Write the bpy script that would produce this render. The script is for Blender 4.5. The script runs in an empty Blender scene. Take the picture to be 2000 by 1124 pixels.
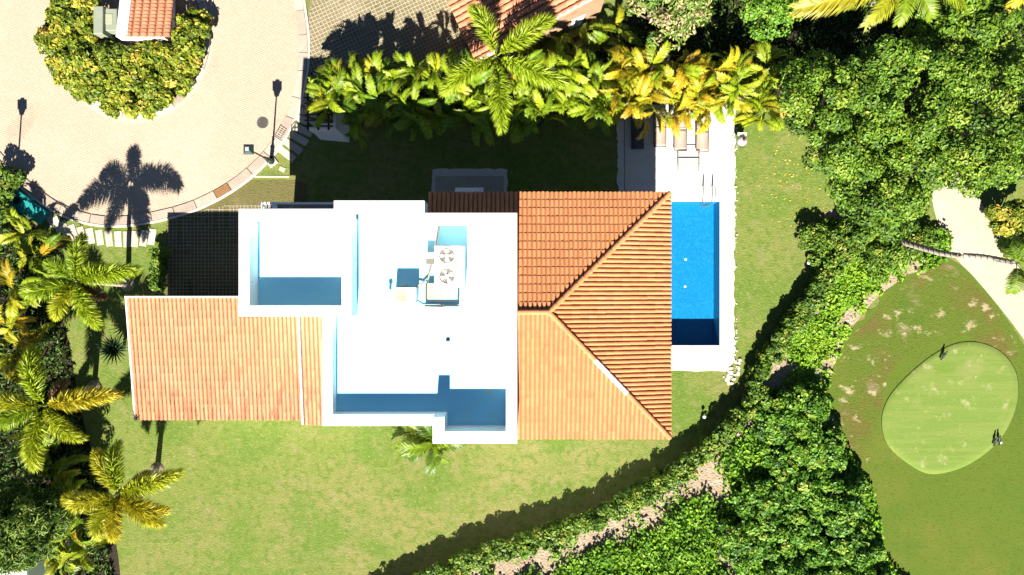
import bpy, bmesh, math, random
import numpy as np
from mathutils import Vector, Matrix, geometry

C = bpy.context.scene.collection
random.seed(7); RNG = np.random.default_rng(11)
R = math.radians

# ------------------------------------------------------------------ camera, sky, sun, exposure
CAM_H, PPM = 40.0, 35.0            # camera height in metres; ground pixels (2000 px wide photo) per metre
cam_d = bpy.data.cameras.new('camera'); cam = bpy.data.objects.new('camera', cam_d); C.objects.link(cam)
cam.location = (0, 0, CAM_H); cam.rotation_euler = (0, 0, 0)
cam_d.sensor_width = 36; cam_d.lens = 25.2; cam_d.clip_end = 2000
bpy.context.scene.camera = cam
SUN_EL, SUN_DRIFT = R(39.8), 0.07
w = bpy.data.worlds.new('World'); bpy.context.scene.world = w; w.use_nodes = True
nt = w.node_tree; bg = nt.nodes['Background']
sky = nt.nodes.new('ShaderNodeTexSky'); sky.sky_type = 'NISHITA'; sky.sun_disc = False
sky.sun_elevation = SUN_EL; sky.sun_rotation = math.pi + math.atan(SUN_DRIFT)
sky.air_density = 0.42; sky.dust_density = 0.0; sky.ozone_density = 3.0
nt.links.new(sky.outputs[0], bg.inputs[0]); bg.inputs[1].default_value = 0.05
sun_d = bpy.data.lights.new('sun', 'SUN'); sun_d.energy = 5.0; sun_d.angle = R(0.5); sun_d.color = (1, 0.95, 0.86)
sun = bpy.data.objects.new('sun', sun_d); C.objects.link(sun)
ch = 1 / math.tan(SUN_EL)
sun.rotation_euler = Vector((SUN_DRIFT * ch, ch, -1)).to_track_quat('-Z', 'Y').to_euler()
vs = bpy.context.scene.view_settings
vs.view_transform = 'Standard'; vs.look = 'None'; vs.gamma = 1; vs.use_curve_mapping = False
vs.exposure = 1.68

# ------------------------------------------------------------------ helpers
def W(px, py, z=0.0):
    """a point measured in the photograph (2000x1124 px), standing at height z, in metres"""
    k = (CAM_H - z) / CAM_H / PPM
    return Vector(((px - 1000) * k, (562 - py) * k, z))

def spline(pts, n=6, closed=False):
    P = [Vector(p) for p in pts]; out = []; N = len(P)
    for i in range(N if closed else N - 1):
        p0, p1, p2, p3 = (P[(i + d) % N] if closed else P[min(max(i + d, 0), N - 1)] for d in (-1, 0, 1, 2))
        for k in range(n):
            t = k / n
            out.append(0.5 * ((2 * p1) + (p2 - p0) * t + (2 * p0 - 5 * p1 + 4 * p2 - p3) * t * t + (3 * p1 - p0 - 3 * p2 + p3) * t ** 3))
    if not closed: out.append(P[-1])
    return out

class MB:
    def __init__(s): s.v = []; s.f = []; s.t = []
    def add(s, vs, fs, tint=None):
        o = len(s.v); s.v += [tuple(x) for x in vs]
        s.f += [tuple(i + o for i in f) for f in fs]
        s.t += [random.random() if tint is None else tint] * len(fs)
        return s
    def box(s, x0, x1, y0, y1, z0, z1, tint=None):
        vs = [(x, y, z) for z in (z0, z1) for y in (y0, y1) for x in (x0, x1)]
        return s.add(vs, [(0, 2, 3, 1), (4, 5, 7, 6), (0, 1, 5, 4), (2, 6, 7, 3), (0, 4, 6, 2), (1, 3, 7, 5)], tint)
    def obox(s, c, ux, hx, hy, z0, z1, bev=0.0):
        """box with horizontal axis ux, half sizes hx, hy; optional chamfered top"""
        ux = Vector((ux[0], ux[1], 0)).normalized(); uy = Vector((-ux.y, ux.x, 0)); c = Vector((c[0], c[1], 0))
        def ring(a, b, z): return [c + ux * (sx * a) + uy * (sy * b) + Vector((0, 0, z)) for sx, sy in ((-1, -1), (1, -1), (1, 1), (-1, 1))]
        rs = [ring(hx, hy, z0)] + ([ring(hx, hy, z1 - bev), ring(hx - bev, hy - bev, z1)] if bev else [ring(hx, hy, z1)])
        return s.loft(rs)
    def loft(s, rings, caps=True, tint=None):
        n = len(rings[0]); vs = [p for r in rings for p in r]; fs = []
        for k in range(len(rings) - 1):
            for i in range(n):
                j = (i + 1) % n; fs.append((k * n + i, k * n + j, (k + 1) * n + j, (k + 1) * n + i))
        if caps:
            fs.append(tuple(range(n - 1, -1, -1))); fs.append(tuple((len(rings) - 1) * n + i for i in range(n)))
        return s.add(vs, fs, tint)
    def tube(s, pts, rad, n=6, tint=None):
        pts = [Vector(p) for p in pts]; rings = []
        if not hasattr(rad, '__len__'): rad = [rad] * len(pts)
        for i, p in enumerate(pts):
            d = (pts[min(i + 1, len(pts) - 1)] - pts[max(i - 1, 0)]).normalized()
            a = d.orthogonal().normalized() if abs(d.z) > .9 else d.cross(Vector((0, 0, 1))).normalized()
            b = d.cross(a)
            rings.append([p + (a * math.cos(2 * math.pi * k / n) + b * math.sin(2 * math.pi * k / n)) * rad[i] for k in range(n)])
        return s.loft(rings, tint=tint)
    def lathe(s, c, prof, n=12, tint=None):
        ring = prof[-1][0] > .7 * prof[0][0] and len(prof) == 4 and abs(prof[-1][1] - prof[0][1]) < .01
        if ring: prof = prof + [prof[0]]
        return s.loft([[(c[0] + r * math.cos(2 * math.pi * k / n), c[1] + r * math.sin(2 * math.pi * k / n), c[2] + z) for k in range(n)] for r, z in prof], caps=not ring, tint=tint)
    def prism(s, poly, z0, z1, tint=None):
        p = [Vector((q[0], q[1], 0)) for q in poly]; n = len(p)
        if sum(p[i].x * p[(i + 1) % n].y - p[(i + 1) % n].x * p[i].y for i in range(n)) < 0: p.reverse()
        tri = geometry.tessellate_polygon([p])
        vs = [(q.x, q.y, z0) for q in p] + [(q.x, q.y, z1) for q in p]; fs = []
        for a, b, c in tri:
            if (p[b] - p[a]).cross(p[c] - p[a]).z < 0: b, c = c, b
            fs.append((a + n, b + n, c + n)); fs.append((c, b, a))
        fs += [(i, (i + 1) % n, (i + 1) % n + n, i + n) for i in range(n)]
        return s.add(vs, fs, tint)
    def sheet(s, poly, z):
        p = [Vector((q[0], q[1], 0)) for q in poly]
        fs = []
        for a, b, c in geometry.tessellate_polygon([p]):
            if (p[b] - p[a]).cross(p[c] - p[a]).z < 0: b, c = c, b
            fs.append((a, b, c))
        return s.add([(q.x, q.y, z) for q in p], fs)

def mesh(name, mb, m, off=(0, 0, 0), smooth=False):
    me = bpy.data.meshes.new(name); o = Vector(off)
    me.from_pydata([(x - o.x, y - o.y, z - o.z) for x, y, z in mb.v], [], mb.f)
    a = me.attributes.new('tint', 'FLOAT', 'FACE'); a.data.foreach_set('value', mb.t)
    if smooth: me.polygons.foreach_set('use_smooth', [True] * len(me.polygons))
    if m: me.materials.append(m)
    me.update(); return me

def wloc(o):
    v = Vector((0, 0, 0))
    while o: v += o.location; o = o.parent
    return v
def link(name, me, parent=None):
    o = bpy.data.objects.new(name, me); C.objects.link(o)
    if parent: o.parent = parent
    return o
def tag(o, label=None, cat=None, group=None, kind=None):
    if label: o['label'] = label
    if cat: o['category'] = cat
    if group: o['group'] = group
    if kind: o['kind'] = kind
    return o
def thing(name, loc, label, cat, group=None):
    o = bpy.data.objects.new(name, None); C.objects.link(o); o.location = loc; o.empty_display_size = .2
    return tag(o, label, cat, group)
def part(name, mb, m, parent, smooth=False):
    return link(name, mesh(name, mb, m, wloc(parent), smooth), parent)
def single(name, mb, m, label, cat, group=None, loc=None, smooth=False):
    loc = Vector(loc) if loc is not None else Vector((sum(v[0] for v in mb.v) / len(mb.v), sum(v[1] for v in mb.v) / len(mb.v), min(v[2] for v in mb.v)))
    o = link(name, mesh(name, mb, m, loc, smooth)); o.location = loc
    return tag(o, label, cat, group)
def struct(name, mb, m, parent=None, kind='structure', smooth=False):
    o = link(name, mesh(name, mb, m, wloc(parent) if parent else (0, 0, 0), smooth), parent)
    if not parent or kind == 'stuff': o['kind'] = kind
    return o

# ------------------------------------------------------------------ materials
def _n(t, kind, **kw):
    n = t.nodes.new(kind)
    for k, v in kw.items():
        if isinstance(k, str) and hasattr(n, k): setattr(n, k, v)
    return n
def _mix(t, fac, a, b, blend='MIX'):
    m = t.nodes.new('ShaderNodeMix'); m.data_type = 'RGBA'; m.blend_type = blend
    for sock, val in ((m.inputs[0], fac), (m.inputs[6], a), (m.inputs[7], b)):
        if hasattr(val, 'is_linked'): t.links.new(val, sock)
        elif hasattr(val, '__len__'): sock.default_value = (*val[:3], 1)
        else: sock.default_value = val
    return m.outputs[2]
def _noise(t, scale, lo, hi, stretch=(1, 1, 1), detail=4, kind='noise', coord='pos', seed=0.0, rot=0.0):
    if coord == 'pos': src = t.nodes.new('ShaderNodeNewGeometry').outputs['Position']
    else: src = t.nodes.new('ShaderNodeTexCoord').outputs['Object']
    mp = t.nodes.new('ShaderNodeMapping'); mp.inputs[1].default_value = (seed * 13.1, seed * 7.7, seed * 3.3)
    mp.inputs[2].default_value = (0, 0, rot); mp.inputs[3].default_value = stretch
    t.links.new(src, mp.inputs[0])
    if kind == 'voronoi':
        nn = t.nodes.new('ShaderNodeTexVoronoi'); nn.inputs['Scale'].default_value = scale; out = nn.outputs['Distance']
    else:
        nn = t.nodes.new('ShaderNodeTexNoise'); nn.inputs['Scale'].default_value = scale; nn.inputs['Detail'].default_value = detail
        nn.inputs['Roughness'].default_value = .6; out = nn.outputs['Fac']
    t.links.new(mp.outputs[0], nn.inputs['Vector'])
    mr = t.nodes.new('ShaderNodeMapRange'); mr.interpolation_type = 'SMOOTHSTEP'
    mr.inputs[1].default_value = lo; mr.inputs[2].default_value = hi
    t.links.new(out, mr.inputs[0]); return mr.outputs[0]
def mat(name, base, rough=.7, spec=.3, layers=(), bump=None, metal=0.0, tintvar=0.0, objrand=0.0, coord='pos', bright=0.0):
    """layers: (scale, lo, hi, colour, amount[, stretch]) noise layers laid over the base colour"""
    m = bpy.data.materials.new(name); m.use_nodes = True; t = m.node_tree; b = t.nodes['Principled BSDF']
    col = _mix(t, 0.0, base, base)
    for i, L in enumerate(layers):
        f = _noise(t, L[0], L[1], L[2], L[5] if len(L) > 5 else (1, 1, 1), coord=coord, seed=i + 1, rot=L[6] if len(L) > 6 else 0.0)
        mu = t.nodes.new('ShaderNodeMath'); mu.operation = 'MULTIPLY'; mu.inputs[1].default_value = L[4]
        t.links.new(f, mu.inputs[0]); col = _mix(t, mu.outputs[0], col, L[3])
    if tintvar or objrand:
        v = t.nodes.new('ShaderNodeMath'); v.operation = 'ADD'
        at = t.nodes.new('ShaderNodeAttribute'); at.attribute_name = 'tint'
        oi = t.nodes.new('ShaderNodeObjectInfo')
        t.links.new(at.outputs['Fac'], v.inputs[0]); 
        if objrand: t.links.new(oi.outputs['Random'], v.inputs[1])
        else: v.inputs[1].default_value = 0
        fr = t.nodes.new('ShaderNodeMath'); fr.operation = 'FRACT'; t.links.new(v.outputs[0], fr.inputs[0])
        mr = t.nodes.new('ShaderNodeMapRange'); a = tintvar or objrand; mr.inputs[3].default_value = 1 - a; mr.inputs[4].default_value = 1 + a
        t.links.new(fr.outputs[0], mr.inputs[0])
        cc = t.nodes.new('ShaderNodeCombineColor')
        for k in range(3): t.links.new(mr.outputs[0], cc.inputs[k])
        col = _mix(t, 1.0, col, cc.outputs[0], 'MULTIPLY')
    t.links.new(col, b.inputs['Base Color'])
    b.inputs['Roughness'].default_value = rough; b.inputs['Specular IOR Level'].default_value = spec; b.inputs['Metallic'].default_value = metal
    if bump:
        f = _noise(t, bump[0], 0, 1, bump[2] if len(bump) > 2 else (1, 1, 1), detail=6, coord=coord)
        bp = t.nodes.new('ShaderNodeBump'); bp.inputs['Strength'].default_value = 1; bp.inputs['Distance'].default_value = bump[1]
        t.links.new(f, bp.inputs['Height']); t.links.new(bp.outputs[0], b.inputs['Normal'])
    return m
def leafmat(name, ramp, transl=.25, rough=.45, spec=.4, usecolor=False):
    m = bpy.data.materials.new(name); m.use_nodes = True; t = m.node_tree; b = t.nodes['Principled BSDF']; out = t.nodes['Material Output']
    at = t.nodes.new('ShaderNodeAttribute'); at.attribute_name = 'tint'
    cr = t.nodes.new('ShaderNodeValToRGB'); e = cr.color_ramp.elements
    while len(e) < len(ramp): e.new(.5)
    for i, (p, c) in enumerate(ramp): e[i].position = p; e[i].color = (*c, 1)
    t.links.new(at.outputs['Fac'], cr.inputs[0]); col = cr.outputs[0]
    if usecolor:
        oi = t.nodes.new('ShaderNodeObjectInfo'); col = _mix(t, 1.0, col, oi.outputs['Color'], 'MULTIPLY')
    t.links.new(col, b.inputs['Base Color']); b.inputs['Roughness'].default_value = rough; b.inputs['Specular IOR Level'].default_value = spec
    tr = t.nodes.new('ShaderNodeBsdfTranslucent'); t.links.new(col, tr.inputs[0])
    mx = t.nodes.new('ShaderNodeMixShader'); mx.inputs[0].default_value = transl
    t.links.new(b.outputs[0], mx.inputs[1]); t.links.new(tr.outputs[0], mx.inputs[2]); t.links.new(mx.outputs[0], out.inputs[0])
    return m

M = {}
M['lawn'] = mat('lawn_grass', (.140, .168, .037), .95, .1, [
    (.10, .46, .62, (.20, .17, .066), .6), (.30, .45, .64, (.090, .150, .022), .85), (1.1, .52, .70, (.225, .19, .085), .5),
    (.8, .48, .70, (.095, .155, .024), .65, (1, 2.5, 1), .6), (2.6, .46, .66, (.080, .130, .018), .7), (6, .5, .72, (.21, .21, .08), .6), (12, .55, .75, (.06, .095, .014), .5)], bump=(10, .035))
M['golf'] = mat('golf_grass', (.080, .116, .015), .95, .1, [
    (.12, .45, .65, (.135, .13, .024), .7), (.3, .5, .7, (.062, .108, .013), .75), (1.4, .55, .75, (.075, .10, .013), .6),
    (5, .5, .72, (.05, .075, .01), .6), (10, .6, .8, (.18, .16, .05), .45)], bump=(16, .025))
M['rough'] = mat('rough_grass', (.080, .112, .015), .95, .1, [(.12, .45, .65, (.135, .13, .024), .7), (.3, .5, .7, (.062, .108, .013), .75), (.22, .45, .58, (.105, .086, .022), .85),
    (.55, .56, .70, (.20, .155, .085), .65, (1, 1.6, 1), .7), (1.3, .57, .70, (.38, .30, .19), .75, (1, 1.4, 1), .7),
    (5, .5, .72, (.05, .07, .01), .6), (10, .6, .8, (.20, .165, .06), .5)], bump=(12, .035))
M['green'] = mat('putting_green_turf', (.124, .184, .036), .95, .1, [
    (.40, .53, .70, (.22, .215, .08), .7), (1.6, .57, .72, (.33, .30, .16), .65), (.3, .5, .7, (.105, .165, .02), .6), (6, .55, .75, (.11, .145, .025), .5),
    (4, .66, .74, (.36, .34, .19), .5), (1.0, .47, .53, (.165, .20, .05), .5, (.2, 3.2, 1), .5)], bump=(20, .015))
M['earth'] = mat('dry_earth', (.34, .26, .18), .95, .1, [(.6, .45, .7, (.22, .15, .09), .7), (3, .5, .7, (.46, .39, .30), .8), (9, .5, .7, (.15, .10, .06), .6)], bump=(8, .08))
M['shade_soil'] = mat('shade_darkened_soil', (.035, .028, .02), .95, .1, [(2, .5, .7, (.06, .042, .026), .7), (8, .5, .7, (.03, .025, .015), .6)], bump=(10, .08))  # bed soil, darkened to stand in for shade between the plants
M['path'] = mat('sandy_cart_path', (.40, .335, .25), .9, .15, [(.5, .5, .7, (.46, .39, .30), .6), (2.5, .55, .75, (.31, .24, .17), .5), (14, .6, .75, (.28, .22, .16), .4)], bump=(20, .01))
M['deck'] = mat('coral_stone_deck', (.50, .48, .43), .85, .2, [(1.2, .5, .7, (.58, .55, .48), .6), (5, .55, .75, (.40, .37, .31), .5), (16, .55, .75, (.36, .33, .28), .45)], bump=(18, .012))
M['rock'] = mat('edge_rock', (.50, .45, .37), .9, .2, [(3, .5, .7, (.32, .26, .19), .7)], bump=(9, .03), tintvar=.2)
M['kerb'] = mat('kerb_concrete', (.36, .29, .23), .85, .2, [(1.5, .45, .7, (.44, .36, .29), .6), (6, .5, .7, (.26, .20, .15), .5)], objrand=.22)
M['kerb_rust'] = mat('rusty_kerb_concrete', (.20, .105, .045), .9, .2, [(2, .45, .7, (.13, .07, .035), .8), (8, .5, .7, (.27, .16, .08), .5)])
M['kerb_pale'] = mat('pale_kerb_concrete', (.55, .48, .39), .85, .2, [(2, .5, .7, (.42, .34, .27), .6)], objrand=.15)
M['slab'] = mat('path_slab_stone', (.40, .36, .29), .85, .2, [(2.5, .45, .7, (.33, .28, .21), .6), (12, .5, .7, (.45, .41, .34), .5)], objrand=.12, bump=(15, .01))
M['lattice'] = mat('grass_paver_concrete', (.33, .29, .22), .9, .2, [(.5, .5, .7, (.33, .27, .19), .7), (6, .5, .7, (.5, .45, .37), .5)])
M['white'] = mat('white_stucco', (.80, .79, .76), .8, .2, [(.5, .55, .75, (.72, .68, .60), .5), (3, .62, .75, (.66, .56, .48), .35)], bump=(25, .004))
M['parapet'] = mat('weathered_white_parapet', (.79, .78, .74), .8, .2, [(.7, .55, .72, (.66, .60, .50), .55), (2.6, .62, .74, (.55, .42, .36), .45), (2.2, .63, .73, (.34, .22, .17), .7), (9, .66, .74, (.30, .25, .2), .5)], bump=(25, .004))
M['coat'] = mat('blue_waterproof_coat', (.315, .72, .90), .7, .3, [(.6, .5, .7, (.34, .70, .84), .7), (1.7, .58, .74, (.42, .66, .76), .6), (5, .62, .75, (.20, .56, .74), .5), (.9, .60, .66, (.50, .66, .68), .5)], bump=(12, .004))
M['tile'] = mat('terracotta_tile', (.50, .198, .078), .75, .25, [(.5, .45, .7, (.47, .21, .09), .7), (2.2, .5, .72, (.40, .145, .055), .5), (9, .6, .8, (.50, .29, .15), .45)], objrand=.11, bump=(20, .003))
M['tile_old'] = mat('stained_terracotta_tile', (.51, .238, .125), .8, .2, [(.5, .45, .7, (.49, .25, .145), .7), (1.4, .68, .76, (.24, .08, .04), .6, (2.6, .30, 1)), (7, .6, .8, (.48, .34, .22), .6)], objrand=.12, bump=(20, .003))
def lichen(m):
    t = m.node_tree; b = t.nodes['Principled BSDF']; src = b.inputs['Base Color'].links[0].from_socket
    g = t.nodes.new('ShaderNodeNewGeometry'); sp = t.nodes.new('ShaderNodeSeparateXYZ'); t.links.new(g.outputs['Position'], sp.inputs[0])
    mr = t.nodes.new('ShaderNodeMapRange'); mr.inputs[1].default_value = -3.0; mr.inputs[2].default_value = -6.2; t.links.new(sp.outputs[1], mr.inputs[0])
    for sc, lo, hi, col, k in ((1.3, .50, .64, (.26, .085, .045), .65), (2.0, .57, .68, (.09, .045, .033), .75)):
        f = _noise(t, sc, lo, hi, (3.4, .42, 1), detail=5, seed=sc * 9); mu = t.nodes.new('ShaderNodeMath'); mu.operation = 'MULTIPLY'; t.links.new(f, mu.inputs[0]); t.links.new(mr.outputs[0], mu.inputs[1])
        m2 = t.nodes.new('ShaderNodeMath'); m2.operation = 'MULTIPLY'; m2.inputs[1].default_value = k; t.links.new(mu.outputs[0], m2.inputs[0]); src = _mix(t, m2.outputs[0], src, col)
    t.links.new(src, b.inputs['Base Color'])
lichen(M['tile_old'])
M['tile_pink'] = mat('pink_terracotta_tile', (.46, .185, .10), .8, .2, [(1, .5, .7, (.49, .235, .135), .6), (8, .6, .8, (.48, .30, .19), .4)], objrand=.12)
M['mortar'] = mat('white_mortar', (.74, .70, .63), .85, .2, [(4, .5, .7, (.55, .46, .38), .6)])
M['under'] = mat('roof_underlay', (.33, .14, .065), .9, .1, [(3, .5, .7, (.22, .09, .045), .6)])
M['ac'] = mat('ac_white_paint', (.72, .70, .65), .45, .4, [(3, .55, .75, (.55, .48, .38), .5), (11, .6, .75, (.42, .34, .25), .35)])
M['ac_stain'] = mat('rusty_stained_panel', (.46, .38, .27), .6, .3, [(2.5, .45, .65, (.38, .26, .14), .7), (8, .5, .7, (.30, .21, .12), .4)])
M['grille'] = mat('fan_grille_metal', (.17, .155, .13), .6, .3)
M['dark'] = mat('dark_gap', (.02, .02, .02), .9, .1)
M['pipe'] = mat('insulated_pipe', (.30, .22, .17), .7, .3, [(6, .5, .7, (.5, .42, .36), .5)])
M['pipe_dark'] = mat('dark_steel_channel', (.05, .045, .04), .7, .3)
M['black'] = mat('black_paint', (.016, .017, .017), .4, .4, [(8, .5, .7, (.03, .03, .03), .5)])
M['iron'] = mat('cast_iron', (.10, .095, .085), .6, .4, [(10, .5, .7, (.18, .16, .13), .6)], metal=.3)
M['lampgreen'] = mat('dark_green_lamp_paint', (.012, .032, .028), .35, .5)
M['glass'] = mat('window_glass', (.03, .05, .06), .08, .8)
M['frost'] = mat('lantern_glass', (.30, .34, .33), .3, .5)
M['chrome'] = mat('polished_steel', (.55, .55, .55), .25, .5, metal=.9)
M['sling'] = mat('beige_sling_fabric', (.40, .31, .25), .8, .2, [(30, .45, .6, (.36, .28, .22), .6)], bump=(60, .002))
M['sling_dark'] = mat('charcoal_sling_fabric', (.075, .075, .078), .8, .2, [(30, .45, .6, (.06, .06, .06), .6)])
M['frame'] = mat('bronze_frame', (.09, .075, .06), .5, .4, metal=.3)
M['greyframe'] = mat('grey_tube_frame', (.25, .24, .21), .5, .4, metal=.3)
M['transformer'] = mat('grey_green_cabinet', (.20, .225, .165), .5, .3, [(2, .5, .7, (.24, .255, .195), .6), (8, .6, .75, (.15, .17, .13), .4)])
M['transfpanel'] = mat('yellowed_cabinet_panel', (.29, .29, .20), .5, .35, [(5, .5, .7, (.24, .24, .18), .6)])
M['teal'] = mat('teal_plastic', (.012, .22, .20), .45, .4, [(1.5, .5, .7, (.02, .16, .20), .6), (6, .55, .75, (.03, .27, .23), .4)])
M['wood'] = mat('dark_pergola_wood', (.055, .032, .022), .7, .3, [(5, .5, .7, (.09, .055, .035), .6, (1, 6, 1))])
M['wall'] = mat('cream_wall', (.55, .47, .36), .85, .2, [(.7, .5, .7, (.46, .38, .28), .5)])
M['brownwall'] = mat('brown_wall', (.32, .20, .12), .85, .2, [(1.5, .5, .7, (.22, .13, .08), .6)])
M['bark'] = mat('grey_bark', (.22, .18, .14), .9, .1, [(3, .5, .7, (.12, .09, .07), .6, (1, 1, 5)), (14, .5, .7, (.33, .28, .23), .5)], bump=(12, .02))
M['palmtrunk'] = mat('pale_palm_bark', (.36, .31, .26), .9, .1, [(5, .5, .7, (.22, .17, .13), .6, (1, 1, 4))], bump=(8, .02))
M['crownshaft'] = mat('green_crownshaft', (.11, .16, .04), .5, .4)
M['bird'] = mat('black_feathers', (.010, .010, .012), .5, .4)
M['marker'] = mat('white_marker_paint', (.8, .8, .78), .5, .3)
M['redknob'] = mat('red_knob', (.30, .03, .02), .5, .4)
M['lid'] = mat('grey_enamel_lid', (.34, .31, .32), .4, .4, [(6, .5, .7, (.28, .26, .27), .5)])
G = lambda *c: c
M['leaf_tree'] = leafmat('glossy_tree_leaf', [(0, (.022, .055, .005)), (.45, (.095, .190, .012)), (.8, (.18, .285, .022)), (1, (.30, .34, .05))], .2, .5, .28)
M['leaf_grape'] = leafmat('sea_grape_leaf', [(0, (.020, .065, .005)), (.45, (.080, .205, .011)), (.8, (.155, .29, .020)), (1, (.28, .35, .05))], .2, .5, .3)
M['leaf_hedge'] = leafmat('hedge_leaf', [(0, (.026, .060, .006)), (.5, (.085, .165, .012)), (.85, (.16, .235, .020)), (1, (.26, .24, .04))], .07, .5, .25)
M['leaf_cover'] = leafmat('ground_cover_leaf', [(0, (.032, .090, .007)), (.5, (.11, .245, .013)), (.8, (.20, .37, .020)), (1, (.28, .42, .035))], .22, .55, .2)
M['leaf_croton'] = leafmat('croton_leaf', [(0, (.030, .060, .008)), (.45, (.14, .195, .013)), (.75, (.31, .33, .025)), (1, (.52, .36, .07))], .2, .5, .25)
M['leaf_fine'] = leafmat('narrow_shrub_leaf', [(0, (.03, .065, .008)), (.5, (.11, .20, .018)), (1, (.26, .33, .06))], .25, .5, .25)
M['leaf_flower'] = leafmat('flowering_tree_leaf', [(0, (.04, .08, .012)), (.4, (.13, .23, .03)), (.6, (.26, .29, .07)), (.8, (.48, .34, .20)), (1, (.5, .33, .22))], .2, .5, .3)
M['frond'] = leafmat('palm_frond', [(0, (.55, .55, .5)), (.5, (1, 1, 1)), (1, (1.45, 1.4, 1.3))], .28, .45, .35, usecolor=True)
M['yucca'] = leafmat('spiky_leaf', [(0, (.012, .035, .010)), (.6, (.03, .07, .02)), (1, (.10, .15, .06))], .1, .4, .5)

def brick_mat():
    m = mat('road_block_paving', (.42, .338, .258), .9, .15, [(.18, .45, .7, (.46, .385, .30), .7), (.30, .56, .70, (.29, .235, .175), .45), (6, .55, .75, (.48, .40, .29), .5)], bump=None)
    t = m.node_tree; b = t.nodes['Principled BSDF']; src = b.inputs['Base Color'].links[0].from_socket
    g = t.nodes.new('ShaderNodeNewGeometry'); mp = t.nodes.new('ShaderNodeMapping'); mp.inputs[2].default_value = (0, 0, .35); t.links.new(g.outputs['Position'], mp.inputs[0])
    br = t.nodes.new('ShaderNodeTexBrick'); t.links.new(mp.outputs[0], br.inputs['Vector'])
    br.inputs['Color1'].default_value = (1.06, 1.03, 1.0, 1); br.inputs['Color2'].default_value = (.92, .90, .87, 1); br.inputs['Mortar'].default_value = (.74, .69, .61, 1)
    br.inputs['Scale'].default_value = 1.0; br.inputs['Brick Width'].default_value = .22; br.inputs['Row Height'].default_value = .11; br.inputs['Mortar Size'].default_value = .009; br.inputs['Bias'].default_value = 0
    t.links.new(_mix(t, 1.0, src, br.outputs['Color'], 'MULTIPLY'), b.inputs['Base Color'])
    bp = t.nodes.new('ShaderNodeBump'); bp.inputs['Strength'].default_value = .8; bp.inputs['Distance'].default_value = .01; bp.invert = True
    t.links.new(br.outputs['Fac'], bp.inputs['Height']); t.links.new(bp.outputs[0], b.inputs['Normal'])
    return m
M['road'] = brick_mat()
def mosaic_mat():
    m = mat('blue_pool_mosaic', (.006, .168, .36), .3, .4, [(.4, .5, .7, (.006, .135, .30), .5), (5, .48, .62, (.012, .18, .36), .6), (10, .5, .62, (.03, .225, .41), .6)])
    return m
M['mosaic'] = mosaic_mat()
def water_mat():
    m = bpy.data.materials.new('pool_water'); m.use_nodes = True; t = m.node_tree; out = t.nodes['Material Output']
    t.nodes.remove(t.nodes['Principled BSDF'])
    tr = t.nodes.new('ShaderNodeBsdfTransparent'); tr.inputs[0].default_value = (.80, .97, 1, 1)
    gl = t.nodes.new('ShaderNodeBsdfGlossy'); gl.inputs['Roughness'].default_value = .03
    lw_ = t.nodes.new('ShaderNodeLayerWeight'); lw_.inputs[0].default_value = .3
    fr = t.nodes.new('ShaderNodeMapRange'); fr.inputs[3].default_value = .025; fr.inputs[4].default_value = .5; t.links.new(lw_.outputs['Facing'], fr.inputs[0])
    pw_ = t.nodes.new('ShaderNodeMath'); pw_.operation = 'POWER'; pw_.inputs[1].default_value = 3; t.links.new(lw_.outputs['Facing'], pw_.inputs[0]); t.links.new(pw_.outputs[0], fr.inputs[0])
    f = _noise(t, 2.5, 0, 1, detail=2); bp = t.nodes.new('ShaderNodeBump'); bp.inputs['Distance'].default_value = .012
    t.links.new(f, bp.inputs['Height']); t.links.new(bp.outputs[0], gl.inputs['Normal']); t.links.new(bp.outputs[0], lw_.inputs['Normal'])
    mx = t.nodes.new('ShaderNodeMixShader'); t.links.new(fr.outputs[0], mx.inputs[0]); t.links.new(tr.outputs[0], mx.inputs[1]); t.links.new(gl.outputs[0], mx.inputs[2])
    t.links.new(mx.outputs[0], out.inputs[0]); return m
M['water'] = water_mat()

# ------------------------------------------------------------------ ground, road, paths
def pxs(pts, z=0.0): return [W(x, y, z) for x, y in pts]
pool = (W(1309, 0).x - .3, W(1405, 0).x, W(0, 675).y, W(0, 394.5).y)     # x0 x1 y0 y1
g = MB(); B = 160
for x0, x1, y0, y1 in ((-B, pool[0], -B, B), (pool[1], B, -B, B), (pool[0], pool[1], -B, pool[2]), (pool[0], pool[1], pool[3], B)):
    g.add([(x0, y0, 0), (x1, y0, 0), (x1, y1, 0), (x0, y1, 0)], [(0, 1, 2, 3)])
struct('ground', g, M['lawn'])

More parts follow.
